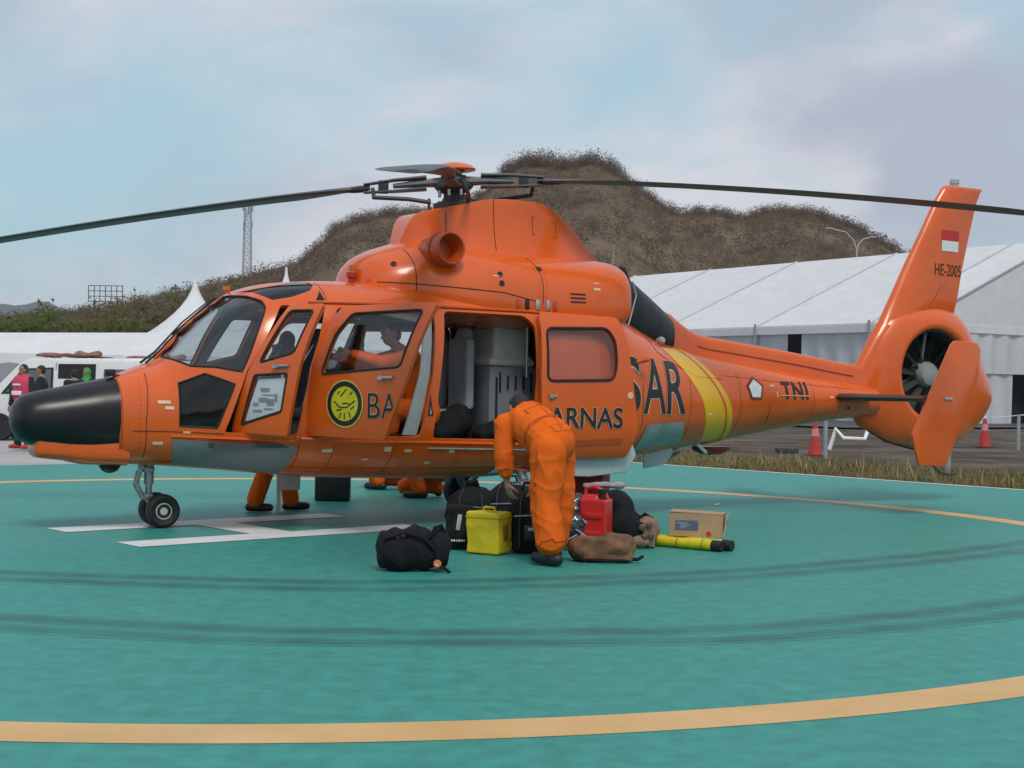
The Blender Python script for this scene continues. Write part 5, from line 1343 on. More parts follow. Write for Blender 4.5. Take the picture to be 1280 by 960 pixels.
sl = thing('street_lamp', 'pale double-armed street lamp rising behind the big tent roof', 'street lamp', (lx, ld, 0))
MB().tube([(0, 0, 0), (0, 0, zt*.6), (0, 0, zt)], [.11, .08, .06], 10).build('pole', LTGREY, sl)
for sx, dx, dz in ((-1, 1.95, 1.55), (1, 1.05, .95)):
    arm = MB().tube([(0, 0, zt-.1), (sx*.12*dx, 0, zt+dz*.45), (sx*.45*dx, 0, zt+dz*.85), (sx*dx, 0, zt+dz)], .045, 8).build('arm', LTGREY, sl)
    MB().box((sx*(dx+.15), 0, zt+dz+.02), (.55, .2, .09), None, .03).build('lamp_head', LTGREY, arm)

# ---------------------------------------------------------------- cones, posts and pipe beyond the pad
CONE = mat('cone_red', (.52, .035, .03), .5, var=.1)
def cone(px, py, h, label):
    d = CAM_H*F_PX/(py-yhor(px)); t = thing('traffic_cone', label, 'cone', ((px-640)/F_PX*d, d, -.05), 0, 'traffic cones on the gravel')
    MB().lathe([(.15, .03), (.148, .05), (.045, h), (.03, h+.005), (0, h+.005)], 20).build('cone_body', CONE, t)
    MB().box((0, 0, .016), (.40, .40, .032), None, .008).build('base', mat('dark_cone_base', (.10, .015, .015), .7), t)
    for z0, z1 in ((.42, .58),):
        r0, r1 = .148-.103*(z0-.05)/(h-.05)+.003, .148-.103*(z1-.05)/(h-.05)+.003
        MB().lathe([(r0, z0*h/.72), (r1, z1*h/.72)], 20).build('reflective_band', mat('pale_pink_band', (.55, .25, .24), .5), t)
    MB().lathe([(.047, h-.05), (.036, h+.04), (0, h+.05)], 14).build('tip', WHITEP, t)
cone(1020, 567, .74, 'red traffic cone with white tip under the tail boom'); cone(1232, 557, .78, 'red traffic cone right of the tail end plate')
def post(px, py, h, label):
    d = CAM_H*F_PX/(py-yhor(px)); o = MB().tube([(0, 0, 0), (0, 0, h)], .045, 10).lathe([(.05, h-.02), (.05, h+.01), (0, h+.02)], 10).build('fence_post', mat('blue_grey_post', (.30, .34, .38), .5), None)
    o.location = ((px-640)/F_PX*d, d, -.05); tag(o, label, 'post', 'grey posts on the verge')
post(1033, 570, .95, 'slim grey post standing beside the red cone under the boom'); post(1187, 592, .75, 'slim grey post below the tail end plate'); post(1274, 560, .9, 'slim grey post at the right edge of the picture')
d = 34.0
o = MB().tube([((1038-640)/F_PX*d, d, .02), ((1046-640)/F_PX*d, d, .50), ((1052-640)/F_PX*d, d-.3, .30), ((1078-640)/F_PX*d, d-.3, .28), ((1086-640)/F_PX*d, d, .50)], .05, 8).build('bent_pipe', WHITEP)
tag(o, 'white bent pipe barrier on the gravel below the tail boom', 'pipe')
o = MB().box(((985-640)/F_PX*33, 33, .03), (.5, .25, .12), None, .02).build('dark_slab', DARKGREY); tag(o, 'small dark slab lying on the gravel under the boom', 'slab')
o = MB().tube([(12.8, 38.8, .75), (14.2, 38.0, .95), (15.6, 37.2, 1.2)], .012, 6).build('barrier_rope', WHITEP); tag(o, 'thin white rope slanting beside the right red cone', 'rope')

# ---------------------------------------------------------------- thin haze in the air over the whole place
hz = MB().box((0, 1900, 84.5), (7400, 4400, 171.6)).build('haze', None, None, None, [bpy.data.materials.new('thin_haze')])
hm = hz.data.materials[0]; hm.use_nodes = True; hm.node_tree.nodes.clear()
ho = hm.node_tree.nodes.new('ShaderNodeOutputMaterial'); pv2 = hm.node_tree.nodes.new('ShaderNodeVolumePrincipled')
pv2.inputs['Color'].default_value = (.86, .91, .97, 1); pv2.inputs['Density'].default_value = 0.00010; pv2.inputs['Anisotropy'].default_value = 0.0
hm.node_tree.links.new(pv2.outputs[0], ho.inputs['Volume']); hz['kind'] = 'stuff'; hz['label'] = 'thin pale haze in the air over the whole place'; hz['category'] = 'haze'
# ---------------------------------------------------------------- people
def V3(*a): return Vector(a)
def hand_prims(wr, d, side, palm_n, curl=.5, k=1.0):
    """palm, four unequal bent fingers and a thumb; d = direction of the fingers, palm_n = where the palm faces"""
    d = Vector(d).normalized(); n = Vector(palm_n); n = (n - d*n.dot(d)).normalized(); s = d.cross(n).normalized()*side
    wr = Vector(wr); out = [('cap', wr, .026*k, wr+d*.035*k, .028*k)]
    for q in (-.026, -.009, .009, .026): out.append(('cap', wr+d*.03*k+s*q*.8*k, .015*k, wr+d*.088*k+s*q*k, .0125*k))
    for q, L_ in ((-.029, .062), (-.010, .076), (.010, .083), (.029, .072)):
        a = wr+d*.088*k+s*q*1.05*k; c1 = curl*.7; c2 = curl*1.6
        b = a+(d*math.cos(c1)+n*math.sin(c1))*L_*.52*k; c = b+(d*math.cos(c2)+n*math.sin(c2))*L_*.48*k
        out += [('cap', a, .0098*k, b, .0090*k), ('cap', b, .0088*k, c, .0074*k)]
    a = wr+d*.028*k+s*.030*k; b = a+(d*.62+s*.62+n*.35).normalized()*.042*k; c = b+(d*.85+s*.15+n*.45).normalized()*.034*k
    out += [('cap', a, .014*k, b, .0115*k), ('cap', b, .011*k, c, .0088*k)]
    return out
def head_prims(c, face, upv, k=1.0):
    f = Vector(face).normalized(); u = Vector(upv); u = (u-f*u.dot(f)).normalized(); s = u.cross(f)
    rot = Matrix((s, f, u)).transposed(); c = Vector(c)
    pr = [('ell', c+u*.015*k, (.076*k, .095*k, .102*k), rot), ('ell', c+f*.025*k-u*.055*k, (.058*k, .064*k, .06*k), rot), ('cap', c+f*.092*k-u*.004*k, .010*k, c+f*.106*k-u*.030*k, .014*k),
          ('ell', c+f*.083*k-u*.062*k, (.024*k, .012*k, .009*k), rot), ('cap', c+f*.080*k+u*.030*k-s*.045*k, .012*k, c+f*.080*k+u*.030*k+s*.045*k, .012*k)]
    for sd in (-1, 1): pr += [('ell', c+s*.078*k*sd-u*.005*k, (.012*k, .022*k, .032*k), rot), ('ell', c+f*.078*k+s*.033*k*sd+u*.010*k, (.013*k, .010*k, .009*k), rot)]
    return pr, rot, f, u, s
def person(name, label, J, parts, voxel=.012, group=None, k=1.0, hair='short', base=None, suit_r=1.0, folds=.006):
    """J: joints in world space. parts: dict of materials: top, legs, shoes, skin, hair"""
    base = Vector(base if base is not None else (J['pelvis'][0], J['pelvis'][1], 0))
    t = thing(name, label, 'person', base, 0, group)
    J = {a: Vector(b)-base for a, b in J.items()}
    hp, rot, f, u, s = head_prims(J['head'], J['face'] + base, J['up'] + base, k)
    body = list(hp) + [('cap', J['head']-u*.06*k, .052*k, J['neck'], .058*k), ('cap', J['neck'], .08*k, J['chest'], .12*k), ('cap', J['chest'], .12*k, J['pelvis'], .12*k)]
    for S_ in 'LR':
        body += [('cap', J['sh'+S_], .045*k, J['el'+S_], .036*k), ('cap', J['el'+S_], .036*k, J['wr'+S_], .026*k), ('cap', J['hip'+S_], .07*k, J['kn'+S_], .05*k), ('cap', J['kn'+S_], .05*k, J['an'+S_], .036*k), ('cap', J['neck'], .06*k, J['sh'+S_], .05*k)]
        hd = J.get('hd'+S_); hd = (hd+base) if hd is not None else (J['wr'+S_]-J['el'+S_])
        pn = J.get('pn'+S_); pn = (pn+base) if pn is not None else Vector((0, 1, 0))
        body += hand_prims(J['wr'+S_], hd, 1 if S_ == 'L' else -1, pn, .6, k)
    bo = blob('body', body, voxel, parts['skin'], t, 3)
    r = suit_r*k
    top = [('cap', J['neck']+(J['chest']-J['neck'])*.25, .085*r, J['chest'], .155*r), ('cap', J['chest'], .155*r, J['pelvis'], .15*r)]
    lr = (J['shL']-J['shR']).normalized()
    top += [('cap', J['chest']+lr*.06*k, .13*r, J['pelvis']+lr*.05*k, .125*r), ('cap', J['chest']-lr*.06*k, .13*r, J['pelvis']-lr*.05*k, .125*r)]
    for S_ in 'LR':
        cuff = J['wr'+S_]+(J['el'+S_]-J['wr'+S_])*parts.get('cuff', .10)
        top += [('cap', J['neck']+(J['chest']-J['neck'])*.4, .08*r, J['sh'+S_], .078*r), ('cap', J['sh'+S_], .076*r, J['el'+S_], .062*r), ('cap', J['el'+S_], .062*r, cuff, .046*r)]
    legs = [('cap', J['hipL'], .115*r, J['hipR'], .115*r), ('cap', J['pelvis'], .145*r, (J['hipL']+J['hipR'])/2, .13*r)]
    lw = parts.get('legr', (.105, .082, .075))
    for S_ in 'LR':
        hem = J['an'+S_]+(J['kn'+S_]-J['an'+S_])*parts.get('hem', .06)
        legs += [('cap', J['hip'+S_], lw[0]*r, J['kn'+S_], lw[1]*r), ('cap', J['kn'+S_], lw[1]*r, hem, lw[2]*r)]
    fo = [(folds*.30, 52, (1, 1, .22), 2), (folds*1.0, 22, (1, 1, .35), 101), (folds*.8, 19, (.7, .7, 1.0), 104)] if folds else None
    if parts['top'] is parts['legs']: cov = blob('coverall', top+legs, max(voxel, .012), parts['top'], t, 6, fo)
    else:
        blob('shirt', top, max(voxel, .014), parts['top'], t, 6, fo); blob('trousers', legs, max(voxel, .014), parts['legs'], t, 6, fo)
    if parts.get('seams'):
        from mathutils.bvhtree import BVHTree
        bv = BVHTree.FromPolygons([v.co[:] for v in cov.data.vertices], [p_.vertices[:] for p_ in cov.data.polygons])
        def stitch(name_, pts, rr, m_, n_=40, lift=.0):
            P_ = np.array(pts, float); q_ = np.linspace(0, len(P_)-1, n_); out_ = []
            for x_ in q_:
                i_ = min(int(x_), len(P_)-2); c_ = Vector(P_[i_]+(P_[i_+1]-P_[i_])*(x_-i_)); h_ = bv.find_nearest(c_)
                out_.append(h_[0]+h_[1]*lift)
            MB().tube(out_, rr, 6, True).build(name_, m_, t)
        SEAM = mat('coverall_seam', (.50, .07, .004), .85)
        ax_ = (J['chest']-J['pelvis']).normalized(); e1 = ax_.orthogonal().normalized(); e2 = ax_.cross(e1)
        for f_, rr, m_ in ((.30, .006, SEAM), (.36, .006, SEAM)):
            c_ = J['pelvis'].lerp(J['chest'], f_); nb0 = (Vector((0, 0, 1))-ax_*ax_.z).normalized(); lt0 = ax_.cross(nb0); stitch('waist_seam', [c_+(nb0*math.cos(a_)+lt0*math.sin(a_))*.19 for a_ in np.linspace(-1.9, 1.9, 37)], rr, m_, 60)
        nb = (Vector((0, 0, 1))-ax_*ax_.z).normalized()
        stitch('back_seam', [J['pelvis']+nb*.3-ax_*.1, J['pelvis']+nb*.3, J['chest']+nb*.3, J['neck']+nb*.2], .004, SEAM)
        c_ = J['pelvis'].lerp(J['chest'], .92); stitch('yoke_seam', [c_+nb*.3+(J['shL']-J['shR'])*.6, c_+nb*.3, c_+nb*.3-(J['shL']-J['shR'])*.6], .004, SEAM)
        for S_ in 'LR':
            o_ = (J['sh'+S_]-J['chest']); ca_ = J['an'+S_]; stitch('leg_seam', [J['hip'+S_]+Vector((-.3, -.25, 0)), J['kn'+S_]+Vector((-.3, -.25, 0)), ca_+Vector((-.3, -.25, .08))], .0035, SEAM)
            d_ = (J['kn'+S_]-ca_).normalized(); b1 = d_.orthogonal().normalized(); b2 = d_.cross(b1); h0 = ca_.lerp(J['kn'+S_], .10)
            stitch('hem', [h0+(b1*math.cos(a_)+b2*math.sin(a_))*.3 for a_ in np.linspace(0, 6.28, 25)], .005, SEAM, 40)
            d_ = (J['el'+S_]-J['wr'+S_]).normalized(); b1 = d_.orthogonal().normalized(); b2 = d_.cross(b1); h0 = J['wr'+S_].lerp(J['el'+S_], parts.get('cuff', .1)+.08)
            stitch('cuff', [h0+(b1*math.cos(a_)+b2*math.sin(a_))*.2 for a_ in np.linspace(0, 6.28, 25)], .006, SEAM, 36)
        pk_ = J['pelvis']+nb*.12-ax_*.06
        for s_ in (-1, 1):
            c_ = J['pelvis']-ax_*.06+nb*.2+lr*.075*s_; stitch('back_pocket', [c_-lr*.055-ax_*.06, c_-lr*.055+ax_*.05, c_+lr*.055+ax_*.05, c_+lr*.055-ax_*.06, c_-lr*.055-ax_*.06], .003, SEAM, 48)
    for S_ in 'LR':
        an, to = J['an'+S_], J['toe'+S_]; d = to-an; d.z = 0; d.normalize(); a = an.copy(); a.z = to.z
        def sole(co, z0=to.z-.045*k): 
            co = co.copy(); co[:, 2] = np.maximum(co[:, 2], z0); return co
        blob('shoe', [('cap', a-d*.055*k, .048*k, a+d*.06*k, .052*k), ('cap', a+d*.06*k, .052*k, a+d*.165*k, .043*k), ('cap', a, .05*k, an+Vector((0, 0, .02)), .05*k)], .010, parts['shoes'], t, 3, None, sole)
    c = J['head']
    if hair == 'short':
        blob('hair', [('ell', c-f*.012*k+u*.030*k, (.082*k, .094*k, .094*k), rot), ('ell', c-f*.045*k-u*.01*k, (.074*k, .06*k, .075*k), rot)], .010, parts['hair'], t, 2, [(.003, 90, (1, 1, 1), 9)],
             lambda co: np.where((((co-np.array(c)) @ np.array(f) > .045*k) & ((co-np.array(c)) @ np.array(u) < .06*k))[:, None], co - np.array(f)*(.035*k), co))
    elif hair == 'scarf':
        blob('headscarf', [('ell', c-f*.012*k+u*.015*k, (.092*k, .098*k, .115*k), rot), ('cap', c-u*.08*k, .085*k, c-u*.20*k-f*.01*k, .14*k)], .014, parts['hair'], t, 3, [(.005, 30, (1, 1, 1), 9)])
    # eyes and mouth
    for sd in (-1, 1):
        MB().lathe([(.0, .004*k), (.006*k, .003*k), (.009*k, 0)], 10, axis_matrix(c+f*.087*k+s*.033*k*sd+u*.012*k, f)).build('eye', LETTER, t)
    return t
SHOE = mat('black_shoe_leather', (.012, .011, .011), .45, var=.3)
RESC = dict(top=SUIT, legs=SUIT, shoes=SHOE, skin=SKIN, hair=HAIR)

# the man bending over the bags
J = dict(pelvis=(.325, 11.24, .93), chest=(.15, 11.50, 1.07), neck=(.075, 11.66, 1.10), head=(.06, 11.79, 1.175), face=(-.45, .75, -.55), up=(-.1, .6, .75),
         shL=(-.045, 11.46, 1.05), elL=(-.055, 11.42, .80), wrL=(-.025, 11.44, .60), hdL=(.28, .1, -.95), pnL=(.8, .5, .1),
         shR=(.22, 11.72, 1.06), elR=(.25, 11.88, .80), wrR=(.20, 11.92, .60), hdR=(-.2, 0, -.95), pnR=(-.8, -.4, 0),
         hipL=(.29, 11.16, .88), hipR=(.355, 11.34, .88), knL=(.275, 11.12, .47), knR=(.395, 11.37, .47), anL=(.325, 11.06, .115), anR=(.345, 11.42, .11), toeL=(.285, 11.10, .055), toeR=(.3, 11.52, .055))
p = dict(RESC); p['legr'] = (.125, .096, .098); p['cuff'] = .42; p['hem'] = .20; p['seams'] = True
person('person', 'person in orange coverall bending over the bags with one arm hanging down', J, p, .008, None, 1.02, 'short', (.31, 11.2, 0), 1.08, .0115)

# the man inside the cabin, leaning to the left with one arm stretched out
def hj(d): return {a: (tuple(hworld(*b)) if a not in ('face', 'up', 'hdL', 'hdR', 'pnL', 'pnR') else tuple(hworld(*b)-hworld(0, 0, 0))) for a, b in d.items()}
J = hj(dict(pelvis=(2.50, .52, 1.14), chest=(2.40, .47, 1.47), neck=(2.28, .46, 1.68), head=(2.18, .46, 1.85), face=(-1, .05, -.15), up=(-.15, 0, 1),
            shL=(2.32, .64, 1.62), elL=(1.99, .66, 1.56), wrL=(1.74, .55, 1.64), shR=(2.30, .28, 1.62), elR=(2.0, .2, 1.54), wrR=(1.74, .25, 1.60),
            hipL=(2.50, .62, 1.08), hipR=(2.50, .42, 1.08), knL=(2.10, .66, 1.12), knR=(2.10, .4, 1.12), anL=(2.10, .66, .92), anR=(2.10, .4, .92), toeL=(2.03, .66, .86), toeR=(2.03, .4, .86)))
p = dict(RESC); p['legr'] = (.12, .09, .07)
person('person', 'person in orange coverall inside the cabin seen through the open passenger door', J, p, .012, None, 1.0, 'short', tuple(hworld(2.0, .5, .81)), 1.12)

def stand(px, py, dr, h=1.66, k=None, spread=.13, armout=.0, stride=0.0):
    """a standing figure at a ground pixel; dr: heading of the body in degrees (0 = away from the camera)"""
    d = CAM_H*F_PX/(py-yhor(px)); x = (px-640)/F_PX*d; a = R(dr); fx, fy = -math.sin(a), math.cos(a); lx_, ly_ = -math.cos(a), -math.sin(a); k = h/1.72
    def P(l, f_, z): return (x+lx_*l*k+fx*f_*k, d+ly_*l*k+fy*f_*k, z*k)
    return dict(pelvis=P(0, 0, .98), chest=P(0, .01, 1.28), neck=P(0, 0, 1.46), head=P(0, .02, 1.60), face=(fx, fy, 0), up=(0, 0, 1), shL=P(.175, 0, 1.40), elL=P(.22+armout, .02, 1.12), wrL=P(.23+armout*.6, .10, .88),
                shR=P(-.175, 0, 1.40), elR=P(-.22-armout, .02, 1.12), wrR=P(-.23-armout*.6, .10, .88), hipL=P(.09, 0, .92), hipR=P(-.09, 0, .92), knL=P(spread, .02+stride*.6, .50), knR=P(-spread, .02-stride*.4, .50), anL=P(spread+.02, stride, .10), anR=P(-spread-.02, -stride, .10),
                toeL=P(spread+.03, .06+stride, .05), toeR=P(-spread-.03, .06-stride, .05)), (x, d, 0), k
# legs seen under the fuselage
Jb, bs, k = stand(344, 639, -84, 1.68, spread=.09, stride=.19)
p = dict(RESC); p['legr'] = (.10, .085, .085); p['top'] = SUIT
person('person', 'person in orange coverall behind the cockpit, only the legs showing below', Jb, p, .014, None, k, 'short', bs, 1.05)
# kneeling figures on the far side
def kneel(px, py, dr, label):
    d = CAM_H*F_PX/(py-yhor(px)); x = (px-640)/F_PX*d; a = R(dr); fx, fy = -math.sin(a), math.cos(a); lx_, ly_ = -math.cos(a), -math.sin(a)
    def P(l, f_, z): return (x+lx_*l+fx*f_, d+ly_*l+fy*f_, z)
    J = dict(pelvis=P(0, -.12, .36), chest=P(0, .08, .66), neck=P(0, .16, .84), head=P(0, .22, .98), face=(fx, fy, -.3), up=(0, 0, 1), shL=P(.17, .14, .78), elL=P(.2, .28, .56), wrL=P(.16, .42, .42), shR=P(-.17, .14, .78), elR=P(-.2, .28, .56), wrR=P(-.16, .42, .42),
             hipL=P(.1, -.12, .32), hipR=P(-.1, -.12, .32), knL=P(.15, .24, .44), knR=P(-.15, .28, .12), anL=P(.14, .12, .10), anR=P(-.14, -.14, .12), toeL=P(.14, .2, .05), toeR=P(-.14, -.14, .05))
    person('person', label, J, RESC, .014, None, 1.0, 'short', (x, d, 0), 1.1)
kneel(492, 612, 75, 'person in orange coverall crouching behind the helicopter, left of the main wheel')
kneel(538, 622, 100, 'person in orange coverall crouching beside the far main wheel')
# people at the left edge
DARKSH = mat('dark_navy_shirt', (.012, .013, .022), .85, var=.2); DARKTR = mat('dark_trousers', (.016, .017, .024), .85, var=.2)
GREENSC = mat('green_scarf_cloth', (.035, .30, .05), .8, var=.12); PINK = mat('pink_vest_cloth', (.55, .05, .11), .8, var=.1); REDSH = mat('red_shoe', (.45, .05, .04), .6)
J, bs, k = stand(30, 561, 150, 1.62, armout=.06); pk = dict(top=DARKSH, legs=DARKTR, shoes=REDSH, skin=SKIN, hair=HAIR)
pv_ = person('person', 'person in dark clothes and pink vest standing at the left edge', J, pk, .016, None, k, 'short', bs)
c0 = Vector(J['chest'])-Vector(bs); pl0 = Vector(J['pelvis'])-Vector(bs); lr = (Vector(J['shL'])-Vector(J['shR'])).normalized()
blob('vest', [('cap', c0+lr*.06+Vector((0, 0, .06)), .168, pl0+lr*.06+Vector((0, 0, .06)), .158), ('cap', c0-lr*.06+Vector((0, 0, .06)), .168, pl0-lr*.06+Vector((0, 0, .06)), .158)], .016, PINK, pv_, 4)
fr_ = Vector(J['face']).normalized()
for z, wd, hg, m_ in ((.02, .20, .035, WHITEP), (-.14, .26, .08, WHITEP)):
    MB().box(c0+fr_*.165+Vector((0, 0, z)), (wd, .02, hg), Quaternion((0, 0, 1), R(150)).to_matrix(), .004).build('vest_print', m_, pv_)
J, bs, k = stand(52, 556, 100, 1.62); person('person', 'person in black behind the one in the pink vest', J, dict(pk, shoes=SHOE), .018, None, k, 'short', bs)
J, bs, k = stand(93, 552, 30, 1.56); person('person', 'dark haired person in black by the open van door', J, dict(pk, shoes=SHOE), .018, None, k, 'short', bs)
J, bs, k = stand(109, 551, 160, 1.60); person('person', 'person wearing a bright green headscarf beside the van', J, dict(pk, hair=GREENSC, top=DARKSH), .018, None, k, 'scarf', bs)

# ---------------------------------------------------------------- vans
VANW = mat('white_van_paint', (.66, .66, .66), .35, var=.04, coat=.3)
def van(px, py, rz, label, bundle_label):
    d = CAM_H*F_PX/(py-yhor(px)); t = thing('van', label, 'van', ((px-640)/F_PX*d, d, -.04), rz, 'white vans by the low tent')
    # x: front is -x; side profile
    prof_ = [(-2.1, .35), (-2.15, .72), (-2.05, .92), (-1.55, 1.06), (-.95, 1.72), (-.75, 1.84), (1.9, 1.88), (2.05, 1.7), (2.12, .9), (2.1, .35)]
    bm = bmesh.new(); W = .80
    rings = []
    for y, s in ((-W, .0), (-W*.98, 1), (W*.98, 1), (W, .0)): pass
    mb = MB(); mb.prism(prof_, 2*W, Matrix(((1, 0, 0, 0), (0, 0, 1, -W), (0, 1, 0, 0), (0, 0, 0, 1))), .07); body = mb.build('body', VANW, t)
    for v in body.data.vertices:
        if v.co.z > 1.0: v.co.y *= 1-.14*(v.co.z-1.0)
    def yv(z, sd): return sd*(W*(1-.14*max(0, z-1.0))+.004)
    def side_poly(name, pts, m, sd, th_=.012, par=body):
        vs = [(x, yv(z, sd)-sd*.006, z) for x, z in pts] + [(x, yv(z, sd)+sd*th_, z) for x, z in pts]; n = len(pts)
        fs = [tuple(range(n)), tuple(range(2*n-1, n-1, -1))] + [(i, (i+1) % n, n+(i+1) % n, n+i) for i in range(n)]
        o = mesh_obj(name, vs, fs, m, par, None); bm = bmesh.new(); bm.from_mesh(o.data); bmesh.ops.recalc_face_normals(bm, faces=bm.faces); bm.to_mesh(o.data); bm.free(); return o
    for sd in (-1, 1):
        side_poly('window_surround', [(-1.32, 1.04), (-.88, 1.60), (-.20, 1.64), (-.20, 1.04)], BLACK, sd, .006); side_poly('side_window', [(-1.22, 1.07), (-.84, 1.56), (-.25, 1.60), (-.25, 1.07)], mat('van_grey_glass', (.10, .12, .12), .08, var=.1), sd)
        side_poly('dark_door_plate' if sd < 0 else 'side_window', [(-.10, .45), (-.10, 1.72), (.72, 1.73), (.72, .45)], mat('painted_van_shade', (.02, .02, .02), .9), sd)  # flat dark plate on the body; the unlit inside is put in its colour
        side_poly('side_window', [(.90, 1.08), (.90, 1.62), (1.85, 1.62), (1.90, 1.08)], MATS['van_grey_glass'], sd)
        side_poly('door_seam', [(-.155, .42), (-.155, 1.74), (-.14, 1.74), (-.14, .42)], BLACK, sd, .004)
        for x in (-1.35, 1.35):
            M_ = axis_matrix((x, sd*.72, .31), (0, sd, 0)); w_ = MB().lathe([(.19, -.09), (.29, -.10), (.315, -.05), (.315, .05), (.29, .10), (.19, .09)], 24, M_).build('wheel', BLACK, t); MB().lathe([(.19, .07), (.17, .085), (.06, .06), (.0, .07)], 16, M_).build('rim', STEEL, w_)
        MB().box((-2.10, sd*.58, .82), (.1, .28, .16), None, .03).build('headlight', LTGREY, body)
        MB().box((-1.05, sd*.92, 1.12), (.10, .16, .18), None, .03).build('mirror', BLACK, body)
    ws_ = [(-1.50, -.66, 1.10), (-1.50, .66, 1.10), (-1.00, .60, 1.68), (-1.00, -.60, 1.68)]
    nv = Vector((-.75, 0, .66)).normalized()*.012; V = [Vector(q)-nv*2 for q in ws_] + [Vector(q)+nv for q in ws_]
    mesh_obj('windscreen', V, [(0, 1, 2, 3), (7, 6, 5, 4), (0, 1, 5, 4), (1, 2, 6, 5), (2, 3, 7, 6), (3, 0, 4, 7)], MATS['van_grey_glass'], body, None)
    MB().box((-2.16, 0, .48), (.08, 1.5, .2), None, .03).build('bumper', GREYPAINT, t)
    bdl = thing('roof_bundle', bundle_label, 'bundle', t.location + Vector((.1, 0, 1.87)), rz, 'bundles on the van roofs')
    blob('tarp', [('cap', (-.85, 0, .05), .045, (.5, 0, .06), .06), ('ell', (.25, 0, .06), (.34, .35, .06)), ('ell', (.45, .05, .10), (.14, .25, .07)), ('ell', (.10, -.05, .11), (.10, .2, .05))], .03, mat('rust_brown_tarp', (.20, .10, .075), .8, var=.4, vscale=5, bump=.4, bscale=12), bdl, 2, [(.022, 16, (1, 1, 1), 8)])
    for x in (-.5, .7): MB().box((x, 0, .015), (.05, 1.3, .03)).build('roof_bar', DARKGREY, bdl)
    return t
van(88, 548, R(4), 'white van with its side door open at the left', 'rust brown bundle on the roof of the left van')
van(196, 545, R(-3), 'white van mostly hidden behind the black nose', 'dark bundle on the van behind the helicopter nose')

# ---------------------------------------------------------------- baggage on the pad
def gpt(px, py): 
    d = CAM_H*F_PX/(py-yhor(px)); return Vector(((px-640)/F_PX*d, d, 0))
def bag(name, label, cat, at, prims, m, folds, voxel=.014, smooth=4, group=None, rz=0.0):
    t = thing(name, label, cat, at, rz, group)
    def flat(co): 
        co = co.copy(); co[:, 2] = np.maximum(co[:, 2], .002); return co
    o = blob('bag_body' if 'bag' in name or 'duffel' in name else 'main_body', prims, voxel, m, t, smooth, folds, flat)
    return t, o
FB = [(.013, 17, (1, 1, 1), 3), (.006, 38, (1, 1, 1), 8)]
# black duffel at the front left
p0 = gpt(519, 714)
t, o = bag('duffel_bag', 'black duffel bag lying nearest the camera at the left of the pile', 'duffel bag', p0, [('ell', (-.10, .05, .15), (.19, .17, .165)), ('cap', (-.10, .05, .15), .155, (.14, .06, .135), .13), ('ell', (.20, .06, .16), (.08, .14, .16)), ('ell', (.02, .04, .17), (.2, .15, .15))], BLACKCLOTH, [(.016, 20, (1.6, 1, .6), 3), (.008, 42, (1.8, 1, .7), 8)], .012, 2)
for (x, z) in ((-.08, .26), (.19, .07)): MB().lathe([(.022, -.004), (.03, 0), (.022, .008), (.012, .004), (0, .004)], 12, axis_matrix((x, -.10+.02*(z > .2), z), (0, -1, .3))).build('toggle', mat('copper_toggle', (.5, .16, .08), .4), t)
MB().tube([(.13, -.05, .25), (.17, -.06, .33), (.21, -.02, .34), (.24, .02, .26)], .013, 8).build('carry_loop', BLACKCLOTH, t)
MB().tube([(-.2, -.08, .24), (-.05, -.11, .29), (.08, -.10, .26), (.18, -.07, .16)], .012, 6).build('strap', BLACKCLOTH, t)
MB().tube([(.2, -.07, .05), (.25, -.09, .03), (.28, -.06, .0)], .012, 6).build('strap', BLACKCLOTH, t)
# black upright case with a grey tab
p0 = gpt(577, 688)
t, o = bag('backpack', 'upright black backpack with a grey tab beside the yellow case', 'backpack', p0+Vector((.0, .12, 0)), [('box', (0, 0, .185), (.22, .2, .35)), ('ell', (0, -.06, .14), (.10, .1, .13))], BLACKCLOTH, [(.006, 20, (1, 1, 1), 5)], .012, 5)
MB().box((.0, -.155, .235), (.035, .012, .13), Matrix.Rotation(R(8), 3, 'Y'), .003).build('grey_tab', LTGREY, t)
[MB().box((-.075+.02*q_, -.166, .086), (.013 if q_ % 3 else .009, .004, .016), None, .001).build('white_print_mark', WHITEP, t, None) for q_ in range(7)]
# yellow case
p0 = gpt(616, 694)
YC = mat('yellow_nylon_case', (.62, .46, .006), .45, var=.08, vscale=6, bump=.25, bscale=12)
t = thing('tool_case', 'bright yellow boxy case standing among black bags', 'case', p0+Vector((-.01, .12, 0)), R(-28))
def flat(co): co = co.copy(); co[:, 2] = np.maximum(co[:, 2], .002); return co
blob('shell', [('box', (0, 0, .175), (.30, .24, .335))], .012, YC, t, 9, [(.007, 12, (1, 1, 1), 4), (.006, 14, (1, 1, 1), 105)], flat)
for z in (.30,): MB().tube([(-.152, -.122, z), (.152, -.122, z), (.152, .122, z), (-.152, .122, z), (-.152, -.122, z)], .006, 6).build('seam', mat('yellow_seam', (.50, .36, .005), .5), t)
MB().tube([(-.05, 0, .345), (-.045, 0, .375), (.045, 0, .375), (.05, 0, .345)], .011, 8).build('handle', YC, t)
MB().box((.155, .0, .18), (.012, .07, .13), None, .004).build('buckle', mat('brown_buckle', (.22, .10, .01), .6), t)
